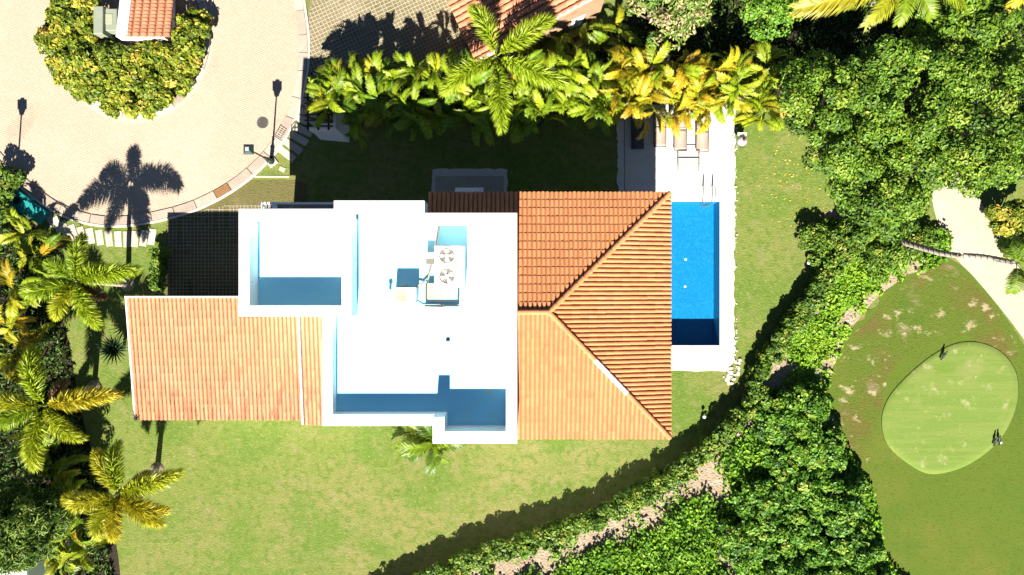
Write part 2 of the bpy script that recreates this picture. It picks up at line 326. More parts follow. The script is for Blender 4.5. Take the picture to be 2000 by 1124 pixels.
kerb_out = [(p.x, p.y) for p in spline([Vector((x, y, 0)) for x, y in [(560, -160), (585, -40), (594, 20), (601, 80), (598, 140), (584, 205), (566, 250), (540, 292), (508, 328), (470, 360), (425, 388), (375, 411), (320, 427), (265, 437), (215, 440), (165, 433), (115, 415), (70, 386), (30, 352), (-15, 305), (-70, 240), (-140, 150)]], 5)]
def offs(pl, d):
    out = []
    for i, (x, y) in enumerate(pl):
        ax, ay = pl[max(i - 1, 0)]; bx, by = pl[min(i + 1, len(pl) - 1)]
        dx, dy = bx - ax, by - ay; l = math.hypot(dx, dy); out.append((x - dy / l * d, y + dx / l * d))
    return out
kerb_in = offs(kerb_out, 17)
road_poly = kerb_in + [(-500, 150), (-500, -900), (560, -900)]
struct('road', MB().sheet(pxs(road_poly), .004), M['road'])
def kerb_run(name, outer, inner, step, h, mats, z0=0.0, gap=.02):
    root = tag(bpy.data.objects.new(name, None), kind='structure'); C.objects.link(root)
    acc = 0; start = 0; k = 0
    for i in range(1, len(outer)):
        acc += math.dist(outer[i], outer[i - 1])
        if acc >= step * (0.75 + .5 * random.random()) or i == len(outer) - 1:
            o = [W(*p) for p in outer[start:i + 1]]; n = [W(*p) for p in inner[start:i + 1]]
            for L in (o, n):                                   # open a joint at both ends
                d = (L[1] - L[0]).normalized(); L[0] = L[0] + d * gap; d = (L[-2] - L[-1]).normalized(); L[-1] = L[-1] + d * gap
            mb = MB(); rings = []
            for a, b in zip(o, n):
                e = (b - a).normalized() * .02
                rings.append([a + Vector((0, 0, z0)), b + Vector((0, 0, z0)), b + Vector((0, 0, h - .015)), b - e + Vector((0, 0, h)), a + e + Vector((0, 0, h)), a + Vector((0, 0, h - .015))])
            mb.loft(rings, tint=.3)
            mid = W(*outer[(start + i) // 2])
            m, lab = mats(outer[(start + i) // 2], k)
            s = link('kerb_stone', mesh('kerb_stone', mb, m), root)
            if lab: s['label'] = lab
            acc = 0; start = i; k += 1
    return root
def km(p, k):
    if math.dist(p, (452, 371)) < 24: return M['kerb_rust'], 'rust brown kerb stone'
    return M['kerb'], None
kr = kerb_run('kerb', kerb_out, kerb_in, 38, .06, km)
edge = MB()                                                  # thin pale edging strip behind the kerb
eo, ei = offs(kerb_out, -5), offs(kerb_out, -1)
edge.loft([[W(*a) + Vector((0, 0, -.02)), W(*b) + Vector((0, 0, -.02)), W(*b) + Vector((0, 0, .08)), W(*a) + Vector((0, 0, .08))] for a, b in zip(eo, ei)])
struct('kerb_edging', edge, M['kerb_pale'], kr)
# island in the road
isl = [(262 + 150 * math.cos(a), 68 + 166 * math.sin(a)) for a in np.linspace(-1.9, math.pi + 1.9, 70)]
isl_in = [(262 + 136 * math.cos(a), 68 + 152 * math.sin(a)) for a in np.linspace(-1.9, math.pi + 1.9, 70)]
struct('planting_island', MB().sheet(pxs(isl_in), .03), M['earth'])
def km2(p, k): return (M['kerb_pale'], None) if k % 3 else (M['kerb'], None)
ik = kerb_run('island_kerb', isl, isl_in, 30, .11, km2)
gut = [(262 + 156 * math.cos(a), 68 + 172 * math.sin(a)) for a in np.linspace(-1.9, math.pi + 1.9, 70)]
gb = MB(); gb.loft([[W(*a) + Vector((0, 0, 0)), W(*b) + Vector((0, 0, 0)), W(*b) + Vector((0, 0, .012)), W(*a) + Vector((0, 0, .012))] for a, b in zip(gut, [(262 + 151.5 * math.cos(a), 68 + 167.5 * math.sin(a)) for a in np.linspace(-1.9, math.pi + 1.9, 70)])])
struct('gutter_line', gb, M['kerb'], ik)

# grass paver lattices
def lattice(name, poly, pitch, bar, ang, parent):
    P = [W(x, y) for x, y in poly]; c = sum(P, Vector()) / len(P); ca, sa = math.cos(ang), math.sin(ang)
    L = [((p.x - c.x) * ca + (p.y - c.y) * sa, -(p.x - c.x) * sa + (p.y - c.y) * ca) for p in P]
    mb = MB()
    def clip(axis, val):
        xs = []
        for i in range(len(L)):
            a, b = L[i], L[(i + 1) % len(L)]
            if (a[axis] - val) * (b[axis] - val) < 0:
                t = (val - a[axis]) / (b[axis] - a[axis]); xs.append(a[1 - axis] + t * (b[1 - axis] - a[1 - axis]))
        return sorted(xs)
    for axis in (0, 1):
        lo, hi = min(l[axis] for l in L), max(l[axis] for l in L); v = lo + pitch / 2
        while v < hi:
            xs = clip(axis, v); 
            for q in range(0, len(xs) - 1, 2):
                a, b = xs[q], xs[q + 1]; n = max(1, int((b - a) / 1.2)); 
                for s in range(n):
                    if random.random() < .04: continue
                    s0, s1 = a + (b - a) * s / n, a + (b - a) * (s + 1) / n; d = random.uniform(-.006, .006); zt = .022 + axis * .003 + random.uniform(-.004, .004)
                    cs = [(v + d - bar / 2, s0), (v + d + bar / 2, s0), (v + d + bar / 2, s1), (v + d - bar / 2, s1)]
                    if axis: cs = [(y, x) for x, y in cs][::-1]
                    wv = [(c.x + x * ca - y * sa, c.y + x * sa + y * ca) for x, y in cs]
                    mb.add([(x, y, -.01) for x, y in wv] + [(x, y, zt) for x, y in wv], [(4, 5, 6, 7), (0, 1, 5, 4), (1, 2, 6, 5), (2, 3, 7, 6), (3, 0, 4, 7)])
            v += pitch
    return struct(name, mb, M['lattice'], parent, 'stuff')
M['paverground'] = mat('paver_infill_grass', (.125, .112, .042), .95, .1, [(.4, .45, .7, (.20, .155, .075), .7), (.5, .5, .7, (.10, .12, .025), .7), (6, .5, .7, (.07, .075, .02), .6)], bump=(12, .05))
dw = [(325, 432), (380, 412), (440, 383), (490, 352), (575, 352), (600, 360), (600, 590), (325, 590)]
d = struct('driveway', MB().sheet(pxs(dw), .006), M['paverground'])
lattice('grass_paver_grid', [(327, 432), (380, 414), (440, 402), (480, 400), (598, 402), (598, 588), (327, 588)], .2, .026, 0, d)
dw2 = [(602, 20), (640, -200), (840, -300), (935, 170), (870, 200), (600, 200), (602, 120)]
M['paverground2'] = mat('dry_paver_infill_grass', (.20, .165, .082), .95, .1, [(.35, .45, .7, (.27, .215, .13), .7), (.6, .5, .7, (.14, .13, .045), .7), (6, .5, .7, (.11, .09, .04), .5)], bump=(12, .05))
d2 = struct('parking_court', MB().sheet(pxs(dw2), .006), M['paverground2'])
lattice('grass_paver_grid', [(604, 25), (650, -150), (820, -250), (930, 165), (605, 190)], .21, .035, R(25), d2)

# stepping-stone footpath: every slab by itself
fp = tag(bpy.data.objects.new('footpath', None), kind='structure'); C.objects.link(fp)
def slab(cx, cy, lx, ly, ang):
    mb = MB(); a = R(ang); mb.obox(W(cx, cy), (math.cos(a), math.sin(a)), lx / 2 / PPM, ly / 2 / PPM, -.02, .035 + random.uniform(-.006, .008), .012)
    mb.t = [.3] * len(mb.t)
    return link('paving_slab', mesh('paving_slab', mb, M['slab']), fp)
for cx, cy, an in ((99, 428, -62), (112, 439, -66), (126, 447, -69), (143, 454, -72), (160, 458, -75), (177, 461, -78), (195, 464, -80), (213, 466, -84), (231, 467, -87), (248, 467.5, -90), (264, 467, -92), (281, 465.5, -95), (297, 463, -98)):
    slab(cx, cy, 31 + random.uniform(-1, 1), 14 + random.uniform(-1, 1), an + random.uniform(-2, 2))
slab(19, 379, 18, 14, -60)
for cx, cy, an in ((604, 202, -14), (602, 220, -17), (598, 237, -20), (592, 255, -24), (584, 271, -28), (573, 287, -33), (560, 301, -38)):
    slab(cx, cy, 38, 14, an + random.uniform(-2, 2))
slab(551, 331, 12, 9, -25)
slab(612, 186, 34, 13, -10)

# eastern ground: earth under the shrubs, golf course, putting green, cart path
earth = spline([Vector((x, y, 0)) for x, y in [(1612, 415), (1680, 440), (1790, 440), (1870, 470), (1835, 515), (1740, 560), (1680, 620), (1640, 690), (1620, 770), (1650, 870), (1700, 960), (1725, 1080), (1760, 1300), (500, 1300), (740, 1190), (890, 1115), (1080, 1045), (1290, 940), (1430, 830), (1470, 770), (1486, 715), (1525, 655), (1580, 560)]], 5, True)
struct('earth_bank', MB().sheet([W(p.x, p.y) for p in earth], .005), M['earth'])
golf = spline([Vector((x, y, 0)) for x, y in [(1845, 505), (1900, 540), (1960, 615), (2010, 690), (2120, 860), (2300, 1300), (1960, 1420), (1740, 1350), (1716, 1100), (1690, 980), (1640, 880), (1612, 790), (1622, 710), (1665, 640), (1710, 590), (1780, 530)]], 6, True)
def ragged(pl, amp, xlim):
    return [Vector((p.x + (amp * (.5 + math.sin(i * 1.9) * .4 + math.sin(i * .7 + 1) * .5) + random.gauss(0, 2) if p.x < xlim(p.y) else 0), p.y + (random.gauss(0, 2) if p.x < xlim(p.y) else 0), 0)) for i, p in enumerate(pl)]
wl = lambda y: 1790 if y < 560 else 1740
golf = ragged(golf, 8, wl)
struct('golf_course', MB().sheet([W(p.x, p.y) for p in golf], .009), M['golf'])
rough = spline([Vector((x, y, 0)) for x, y in [(1842, 512), (1905, 560), (1960, 628), (1990, 690), (1960, 700), (1880, 655), (1800, 672), (1735, 735), (1705, 820), (1690, 900), (1650, 865), (1622, 790), (1630, 710), (1675, 645), (1720, 598), (1785, 540)]], 6, True)
rough = ragged(rough, 9, wl)
struct('rough_grass', MB().sheet([W(p.x, p.y) for p in rough], .013), M['rough'])
grn = spline([Vector((x, y, 0)) for x, y in [(1904, 667), (1950, 683), (1982, 720), (1989, 770), (1975, 822), (1945, 868), (1895, 906), (1845, 924), (1806, 924), (1765, 900), (1732, 868), (1721, 825), (1730, 785), (1757, 748), (1808, 702), (1858, 673)]], 6, True)
gm = MB(); c0 = W(1855, 797); ctr = Vector((c0.x, c0.y, .075))
pts = [W(p.x, p.y) for p in grn]; n = len(pts)
rings = [[Vector((c0.x + (p.x - c0.x) * k, c0.y + (p.y - c0.y) * k, z)) for p in pts] for k, z in ((1.0, .012), (.985, .045), (.9, .06), (.5, .075), (.02, .08))]
gm.loft(rings, caps=True); struct('putting_green', gm, M['green'], smooth=True)
cp = spline([Vector((x, y, 0)) for x, y in [(1815, 330), (1880, 340), (1935, 430), (1985, 510), (2050, 610), (2200, 900), (2160, 960), (2030, 715), (1975, 630), (1905, 545), (1860, 497), (1832, 440)]], 5, True)
struct('cart_path', MB().sheet([W(p.x, p.y) for p in cp], .017), M['path'])

# pool deck with a ragged eastern edge
dk = [(1206, 205), (1436, 205)]
y = 232
while y < 705: dk.append((1434 + random.uniform(-2, 3), y)); y += random.uniform(5, 10)
dk += [(1428, 712), (1424, 722), (1415, 726), (1390, 724), (1360, 726), (1335, 724), (1206, 724)]
dm = MB()
pxp = [(1309 - .3 * PPM, 394.5), (1405, 394.5), (1405, 675), (1309 - .3 * PPM, 675)]
lefts = [(1220.5, 205), (1220.5, 724)]
right = [p for p in dk if p[0] > 1330]
# four slabs butted round the pool
top = [(1220.5, 205), (1436, 205)] + [p for p in right if 205 < p[1] < 394.5] + [(1434, 394.5), (1220.5, 394.5)]
mid = [(1405, 394.5), (1434, 394.5)] + [p for p in right if 394.5 < p[1] < 675] + [(1433, 675), (1405, 675)]
bot = [(1220.5, 675), (1433, 675)] + [p for p in right if p[1] > 675 and p[0] < 1440] + [(1220.5, 724)]
lef = [(1220.5, 394.5), (1309 - .3 * PPM, 394.5), (1309 - .3 * PPM, 675), (1220.5, 675)]
for poly in (top, mid, bot, lef): dm.prism([W(*p) for p in poly], -.05, .05)
pd = struct('pool_deck', dm, M['deck'])
bd = [(1219, 205), (1219, 724)]; yy = 724
while yy > 205: bd.append((1206 + random.uniform(-2.5, 2), yy)); yy -= random.uniform(5, 10)
struct('deck_border', MB().prism([W(*p) for p in bd], -.05, .045), M['deck'], pd)
# stones along the deck edge and the foot of the hedge
rk = MB()
def stone(mb, x, y, r, z=0):
    ph = random.random() * 6.28; a = random.uniform(.7, 1.3)
    ring = lambda k, zz: [(x + r * a * k * math.cos(ph + i * 1.047) * random.uniform(.8, 1.15), y + r / a * k * math.sin(ph + i * 1.047) * random.uniform(.8, 1.15), z + zz) for i in range(6)]
    mb.loft([ring(1, -.03), ring(1, r * .4), ring(.6, r * .75)])
for i in range(45):
    py = random.uniform(235, 735); p = W(1437.5 + random.gauss(0, 1.6), py); stone(rk, p.x, p.y, random.uniform(.025, .075), .0)
for i in range(26):
    t = random.random(); p = W(1438 - 20 * t + random.gauss(0, 6), 700 + 60 * t + random.gauss(0, 6)); stone(rk, p.x, p.y, random.uniform(.05, .14))
tag(struct('edge_stones', rk, M['rock'], kind='stuff'), 'pale rough stones along the deck edge', 'stones')
# patio north of the house
pt = [(845, 332)] + [(845 + i * 12 + random.uniform(-3, 3), 331 + random.uniform(-2, 2)) for i in range(1, 12)] + [(991, 332)] + [(991 + random.uniform(-2, 2), 345 + 10 * i) for i in range(6)] + [(990, 425), (845, 425)] + [(844 + random.uniform(-2, 2), 410 - 12 * i) for i in range(6)]
pa = struct('patio', MB().prism([W(*p) for p in pt], -.02, .05), M['deck'])
struct('patio_landing', MB().prism([W(*p) for p in ((851, 345), (984, 345), (984, 424), (851, 424))], .05, .09), M['slab'], pa)
struct('lawn_edging_strip', MB().prism([W(*p) for p in ((497, 344), (565, 344.5), (565, 347), (497, 347))], -.02, .04), M['kerb_pale'])

# ------------------------------------------------------------------ the swimming pool
pl = thing('swimming_pool', ((pool[0] + pool[1]) / 2, (pool[2] + pool[3]) / 2, 0), 'long rectangular blue swimming pool beside the tiled hip roof', 'pool')
x0, x1, y0, y1 = pool; zb = -1.15
bs = MB()
bs.add([(x0, y0, zb), (x1, y0, zb), (x1, y1, zb), (x0, y1, zb), (x0, y0, .03), (x1, y0, .03), (x1, y1, .03), (x0, y1, .03)],
       [(0, 1, 2, 3), (4, 5, 1, 0), (5, 6, 2, 1), (6, 7, 3, 2), (7, 4, 0, 3)])
part('basin', bs, M['mosaic'], pl)
wm = MB(); nx, ny = 6, 16
wm.add([(x0 + (x1 - x0) * i / nx, y0 + (y1 - y0) * j / ny, -.07) for j in range(ny + 1) for i in range(nx + 1)], [(j * (nx + 1) + i, j * (nx + 1) + i + 1, (j + 1) * (nx + 1) + i + 1, (j + 1) * (nx + 1) + i) for j in range(ny) for i in range(nx)])
part('water_surface', wm, M['water'], pl)
for px_, py_ in ((1339, 507), (1338, 560)):
    p = W(px_, py_, zb); part('floor_drain', MB().lathe((p.x, p.y, zb), [(.07, 0), (.07, .02), (.04, .03), (.01, .03)], 14), M['marker'], pl)

# ------------------------------------------------------------------ tiles
TP, TL, TE = .212, .41, .45          # pitch across, course, tile length
def tile_geo():
    arch = [(.0, 0), (.022, .045), (.058, .066), (.110, .066), (.148, .045), (.170, .0)]
    vs = [(x, 0, z + .034) for x, z in arch] + [(x, TE, z * .85 + .006) for x, z in arch] + [(x, .004, max(z + .034 - .026, .0)) for x, z in arch]
    n = len(arch); fs = [(i, i + 1, n + i + 1, n + i) for i in range(n - 1)] + [(i + 1, i, 2 * n + i, 2 * n + i + 1) for i in range(n - 1)]
    return vs, fs
TV, TF = tile_geo()
def tile_mesh(m):
    mb = MB().add(TV, TF, .0); return mesh('roof_tile', mb, m)
def inside(p, poly):
    c = False; n = len(poly)
    for i in range(n):
        a, b = poly[i], poly[(i + 1) % n]
        if (a[1] > p[1]) != (b[1] > p[1]) and p[0] < (b[0] - a[0]) * (p[1] - a[1]) / (b[1] - a[1]) + a[0]: c = not c
    return c
def tile_slope(parent, O, ux, uy, poly, m, cuts, budget=0, field='tile_field', seed=1):
    """O eave corner, ux along the eave, uy up the slope (unit vectors); poly in (u,v). Returns individual tiles made."""
    O, ux, uy = Vector(O), Vector(ux).normalized(), Vector(uy).normalized(); nz = ux.cross(uy)
    rr = random.Random(seed); base = Matrix((ux, uy, nz)).transposed().to_4x4(); base.translation = O
    pw = wloc(parent); me = tile_mesh(m) if budget else None; stuff = MB(); made = 0
    us = [p[0] for p in poly]; vs_ = [p[1] for p in poly]
    j0, j1 = math.floor(min(vs_) / TL), math.ceil(max(vs_) / TL); i0, i1 = math.floor(min(us) / TP), math.ceil(max(us) / TP)
    for j in range(j0, j1):
        for i in range(i0, i1):
            u, v = i * TP, j * TL
            cs = [(u + .01, v + .02), (u + TP - .01, v + .02), (u + TP - .01, v + TL - .02), (u + .01, v + TL - .02)]
            k = sum(inside(c, poly) for c in cs)
            if not k and not inside((u + TP / 2, v + TL / 2), poly): continue
            T = base @ Matrix.Translation((u + rr.uniform(-.004, .004), v + rr.uniform(-.008, .008), rr.uniform(-.003, .003))) @ Matrix.Rotation(rr.uniform(-.012, .012), 4, 'Z')
            if k == 4 and made < budget:
                o = link('roof_tile', me, parent); o.matrix_local = Matrix.Translation(-pw) @ T; made += 1
            else:
                stuff.add([T @ Vector(p) for p in TV], TF, rr.random())
    if stuff.v:
        bm = bmesh.new(); tmp = mesh('tmp', stuff, m); bm.from_mesh(tmp)
        for co, no in cuts:
            bmesh.ops.bisect_plane(bm, geom=bm.verts[:] + bm.edges[:] + bm.faces[:], plane_co=co, plane_no=no, clear_outer=True)
        bmesh.ops.translate(bm, verts=bm.verts, vec=-pw)
        me2 = bpy.data.meshes.new(field); me2.materials.append(m); bm.to_mesh(me2); bm.free(); bpy.data.meshes.remove(tmp)
        o = link(field, me2, parent); o['kind'] = 'stuff'
    return made
def ridge_caps(parent, a, b, m, white=None, length=.43, r=.115):
    a, b = Vector(a), Vector(b); d = (b - a); L = d.length; d.normalize(); n = int(L / length)
    side = d.cross(Vector((0, 0, 1))).normalized(); up = side.cross(d); pw = wloc(parent); mes = {}
    for k in range(n):
        mm = white[1] if white and white[0][0] <= k < white[0][1] else m
        if mm not in mes:
            prof = [(math.cos(t), math.sin(t)) for t in np.linspace(-.25, math.pi + .25, 8)]
            vs = [(x * r * 1.12, -.02, z * r * 1.05) for x, z in prof] + [(x * r * .95, length + .03, z * r * .85) for x, z in prof] + [(x * r * .95, -.018, z * r * .88) for x, z in prof]
            fs = [(i, i + 1, 8 + i + 1, 8 + i) for i in range(7)] + [(i + 1, i, 16 + i, 17 + i) for i in range(7)]
            mes[mm] = mesh('ridge_tile', MB().add(vs, [f[::-1] for f in fs], .0), mm)
        Mx = Matrix((side, d, up)).transposed().to_4x4(); Mx.translation = a + d * (k * L / n) + up * .03
        o = link('ridge_tile', mes[mm], parent); o.matrix_local = Matrix.Translation(-pw) @ Mx
        if mm is not m: o['label'] = 'white painted ridge tile'

# ------------------------------------------------------------------ the villa
V = thing('villa', (-4, -1.5, 0), 'white flat-roofed villa with terracotta hip roof and garage wing', 'house')
ZF = 6.7
body = MB()
for x0, x1, y0, y1 in ((-12.27, -8.0, -1.28, 3.53), (-8.0, .22, -6.28, 3.35), (-8.0, -3.94, 3.35, 3.90), (-3.52, .22, -6.935, -6.28), (-8.63, -8.0, -6.28, -1.29)):
    body.box(x0, x1, y0, y1, -.1, ZF)
part('wall', body, M['white'], V)
east = MB().box(.22, 6.85, -6.45, 3.85, -.1, 6.14); part('wall', east, M['white'], V)
fl = MB()
for x0, x1, y0, y1 in ((-11.8, -7.66, -.81, 3.06), (-7.2, -.27, -5.76, 2.88), (-8.16, -7.2, -5.76, -1.288), (-7.2, -4.41, 2.88, 3.43), (-3.0, -.27, -6.4, -5.76)):
    fl.add([(x0, y0, ZF + .005), (x1, y0, ZF + .005), (x1, y1, ZF + .005), (x0, y1, ZF + .005)], [(0, 1, 2, 3)])
part('flat_roof', fl, M['coat'], V)
Z1, Z2, Z3 = 7.8, 7.42, 8.13
for x0, x1, y0, y1, zt in ((-12.28, -8.004, 3.06, 3.54, Z1), (-8.004, -3.933, 3.43, 3.91, Z1), (-8.004, -7.66, 3.06, 3.43, Z1), (-4.41, -3.933, 2.88, 3.43, Z1), (-3.933, -.27, 2.88, 3.358, Z1),
                           (-12.28, -11.8, -.81, 3.06, Z1), (-7.66, -7.2, -.81, 3.43, Z1 - .01), (-12.28, -7.2, -1.288, -.81, Z1), (-8.64, -8.16, -5.76, -1.288, Z2), (-8.64, -3.528, -6.288, -5.76, Z2),
                           (-3.528, -3.0, -6.4, -5.76, Z3), (-3.528, .23, -6.943, -6.4, Z3), (-.27, .23, -6.4, 3.358, (Z3, Z1))):
    b = .012; mb = MB(); za, zb_ = zt if isinstance(zt, tuple) else (zt, zt)
    mb.loft([[(x0, y0, ZF), (x1, y0, ZF), (x1, y1, ZF), (x0, y1, ZF)], [(x0, y0, za - b), (x1, y0, za - b), (x1, y1, zb_ - b), (x0, y1, zb_ - b)], [(x0 + b, y0 + b, za), (x1 - b, y0 + b, za), (x1 - b, y1 - b, zb_), (x0 + b, y1 - b, zb_)]])
    part('parapet', mb, M['parapet'], V)
# hip roof
hip = bpy.data.objects.new('hip_roof', None); C.objects.link(hip); hip.parent = V
ZE, ZR = 6.2, 7.6; XE, YN, YS = 7.48, 4.49, -7.12; AP = Vector((1.666, -1.11, ZR)); XW = .235
NE, SE = Vector((XE, YN, ZE)), Vector((XE, YS, ZE)); RW = Vector((XW, -1.11, ZR))
us = MB()
dn = Vector((0, 0, -.06))
def slabpoly(mb, pts):
    n = len(pts); mb.add([p + Vector((0, 0, -.005)) for p in pts] + [p + dn for p in pts], [tuple(range(n)), tuple(range(2 * n - 1, n - 1, -1))] + [(i, n + i, n + (i + 1) % n, (i + 1) % n) for i in range(n)])
zN = lambda y: ZE + (YN - y) / (YN - AP.y) * (ZR - ZE)
slabpoly(us, [Vector((XW, YN, ZE)), RW, AP, NE]); slabpoly(us, [NE, AP, SE]); slabpoly(us, [SE, AP, RW, Vector((XW, YS, ZE))])
slabpoly(us, [Vector((-3.925, YN, ZE)), Vector((-3.925, 3.365, zN(3.365))), Vector((XW, 3.365, zN(3.365))), Vector((XW, YN, ZE))])
part('underlay', us, M['under'], hip)
soff = MB().box(-3.93, XE - .05, 3.9, YN - .05, 6.06, 6.12).box(6.9, XE - .05, YS + .05, 3.9, 6.06, 6.12).box(.23, 6.9, YS + .05, -6.5, 6.06, 6.12)
part('soffit', soff, M['white'], hip)
# north slope: eave runs from east to west when looking up the slope
uxN, uyN = Vector((-1, 0, 0)), (AP - Vector((AP.x, YN, ZE)))
LN = uyN.length; uN = lambda x: XE - x
hipN_no = Vector((NE - AP)).cross(Vector((0, 0, 1))).normalized()
if hipN_no.dot(Vector((1, 0, 0))) < 0: hipN_no = -hipN_no
polyN = [(0, 0), (uN(XW), 0), (uN(XW), LN - .05), (uN(AP.x), LN - .05)]
tile_slope(hip, NE, uxN, uyN, polyN, M['tile'], [(NE, hipN_no), (Vector((XW + .005, 0, 0)), Vector((-1, 0, 0)))], 300, seed=2)
vW = (YN - 3.365) / (YN - AP.y) * LN
tile_slope(hip, NE, uxN, uyN, [(uN(XW), 0), (uN(-3.92), 0), (uN(-3.92), vW), (uN(XW), vW)], M['tile'], [(Vector((-3.92, 0, 0)), Vector((-1, 0, 0))), (Vector((0, 3.365, 0)), Vector((0, -1, 0))), (Vector((XW + .005, 0, 0)), Vector((1, 0, 0)))], 0, seed=3)
# east slope
uyE = AP - Vector((XE, AP.y, ZE)); LE = uyE.length
hipS_no = Vector((SE - AP)).cross(Vector((0, 0, 1))).normalized()
if hipS_no.dot(Vector((1, 0, 0))) < 0: hipS_no = -hipS_no
tile_slope(hip, SE, (0, 1, 0), uyE, [(0, 0), (YN - YS, 0), (AP.y - YS, LE)], M['tile'], [(NE, -hipN_no), (SE, -hipS_no)], 0, seed=4)
# south slope
SW = Vector((XW, YS, ZE)); uyS = AP - Vector((AP.x, YS, ZE)); LS = uyS.length
tile_slope(hip, SW, (1, 0, 0), uyS, [(0, 0), (XE - XW, 0), (AP.x - XW, LS - .05), (0, LS - .05)], M['tile'], [(SE, hipS_no), (Vector((XW + .003, 0, 0)), Vector((-1, 0, 0)))], 0, seed=5)
ridge_caps(hip, NE + Vector((-.05, -.05, .05)), AP + Vector((0, 0, .06)), M['tile'])
ridge_caps(hip, SE + Vector((-.05, .05, .05)), AP + Vector((0, 0, .06)), M['tile'], white=((7, 12), M['mortar']))
ridge_caps(hip, AP + Vector((0, 0, .06)), RW + Vector((0, 0, .06)), M['tile'])
# garage wing
gar = bpy.data.objects.new('garage_roof', None); C.objects.link(gar); gar.parent = V
GX0, GX1, GYN, GYS, GZN, GZS = -19.45, -10.87, -.465, -6.84, 3.82, 2.92
gz = lambda y: GZS + (y - GYS) / (GYN - GYS) * (GZN - GZS)
gu = MB(); slabpoly(gu, [Vector((GX0, GYS, GZS)), Vector((GX1, GYS, GZS)), Vector((GX1, GYN, GZN)), Vector((GX0, GYN, GZN))])
slabpoly(gu, [Vector((GX1 + .16, -7.1, gz(-7.1))), Vector((-8.65, -7.1, gz(-7.1))), Vector((-8.65, -1.3, gz(-1.3))), Vector((GX1 + .16, -1.3, gz(-1.3)))])
part('underlay', gu, M['under'], gar)
uyG = Vector((0, GYN - GYS, GZN - GZS)); LG = uyG.length
tile_slope(gar, (GX0, GYS, GZS), (1, 0, 0), uyG, [(0.05, 0), (GX1 - GX0 - .03, 0), (GX1 - GX0 - .03, LG - .1), (0.05, LG - .1)], M['tile_old'], [(Vector((GX1 - .01, 0, 0)), Vector((1, 0, 0))), (Vector((0, GYN - .05, 0)), Vector((0, 1, 0)))], 0, seed=6)
tile_slope(gar, (GX1 + .18, -7.1, gz(-7.1)), (1, 0, 0), uyG, [(0, 0), (2.03, 0), (2.03, 5.6), (0, 5.6)], M['tile_old'], [(Vector((-8.65, 0, 0)), Vector((1, 0, 0))), (Vector((0, -1.3, 0)), Vector((0, 1, 0)))], 0, seed=7)
def sloped(x0, x1, ya, yb, h0, h1):
    return MB().add([(x0, ya, gz(ya) + h0), (x1, ya, gz(ya) + h0), (x1, yb, gz(yb) + h0), (x0, yb, gz(yb) + h0), (x0, ya, gz(ya) + h1), (x1, ya, gz(ya) + h1), (x1, yb, gz(yb) + h1), (x0, yb, gz(yb) + h1)],
                    [(3, 2, 1, 0), (4, 5, 6, 7), (0, 1, 5, 4), (1, 2, 6, 5), (2, 3, 7, 6), (3, 0, 4, 7)])
part('verge_trim', sloped(GX0 - .04, GX0 + .04, GYS - .02, GYN, -.12, .11), M['mortar'], gar)
part('verge_trim', sloped(GX1 + .03, GX1 + .12, -7.08, -1.3, -.2, .16), M['mortar'], gar)
part('ridge_trim', MB().box(GX0 - .06, -12.29, GYN - .05, GYN + .03, GZN - .15, GZN + .10), M['mortar'], gar)
part('wall', sloped(-19.15, -12.29, -6.5, -.75, -3.9, -.08), M['white'], V)
part('wall', sloped(-12.29, -8.66, -6.75, -1.3, -3.9, -.08), M['white'], V)
gd = part('garage_door', MB().box(-18.6, -13.6, -.75, -.70, 0, 2.3), M['wood'], V)
for k in range(5): part('door_panel', MB().box(-18.55, -13.65, -.70, -.68, .05 + k * .45, .45 + k * .45), M['wood'], gd)
# doors and windows of the villa
def window(x0, x1, z0, z1, face, c, nm='window'):
    s = 1 if face in ('N', 'E') else -1
    def bx(a0, a1, d0, d1, b0, b1):
        d0, d1 = sorted((c + s * d0, c + s * d1))
        return MB().box(a0, a1, d0, d1, b0, b1) if face in ('N', 'S') else MB().box(d0, d1, a0, a1, b0, b1)
    wn = part(nm, bx(x0, x1, .003, .02, z0, z1), M['frame'], V)
    n = max(1, int((x1 - x0) / .9)); wd = (x1 - x0) / n
    for k in range(n): part('pane', bx(x0 + k * wd + .05, x0 + (k + 1) * wd - .05, .02, .028, z0 + .06, z1 - .06), M['glass'], wn)
    part('sill', bx(x0 - .08, x1 + .08, .003, .1, z0 - .08, z0 - .005), M['white'], wn)
for a, b, z0, z1 in ((-5.6, -3.2, .1, 2.3), (-2.2, .2, .1, 2.3), (1.2, 3.2, .1, 2.3), (-5.4, -3.4, 3.5, 5.5), (-2, 0, 3.5, 5.5), (1.4, 3, 3.5, 5.5)): window(a, b, z0, z1, 'E', 6.85)
for a, b, z0, z1 in ((1.2, 3.4, .9, 2.3), (4.2, 6.2, .9, 2.3), (1.2, 3.0, 4.2, 5.5), (4.4, 6.2, 4.2, 5.5)): window(a, b, z0, z1, 'S', -6.45)
for a, b, z0, z1 in ((-7.6, -5.8, .9, 2.3), (-7.6, -5.8, 4.2, 5.5)): window(a, b, z0, z1, 'S', -6.288 if z0 > 3 else -6.75)
for a, b, z0, z1 in ((1.0, 2.6, .9, 2.3), (4.0, 6.0, .9, 2.3), (1.2, 2.8, 4.1, 5.4), (4.4, 6.0, 4.1, 5.4)): window(a, b, z0, z1, 'N', 3.85)
window(-11, -9.2, 4.2, 5.5, 'N', 3.54); window(.2, 2.4, 4.2, 5.5, 'W', -12.27)
part('front_door', MB().box(-2.6, -1.5, 3.353, 3.40, .1, 2.3), M['wood'], V)
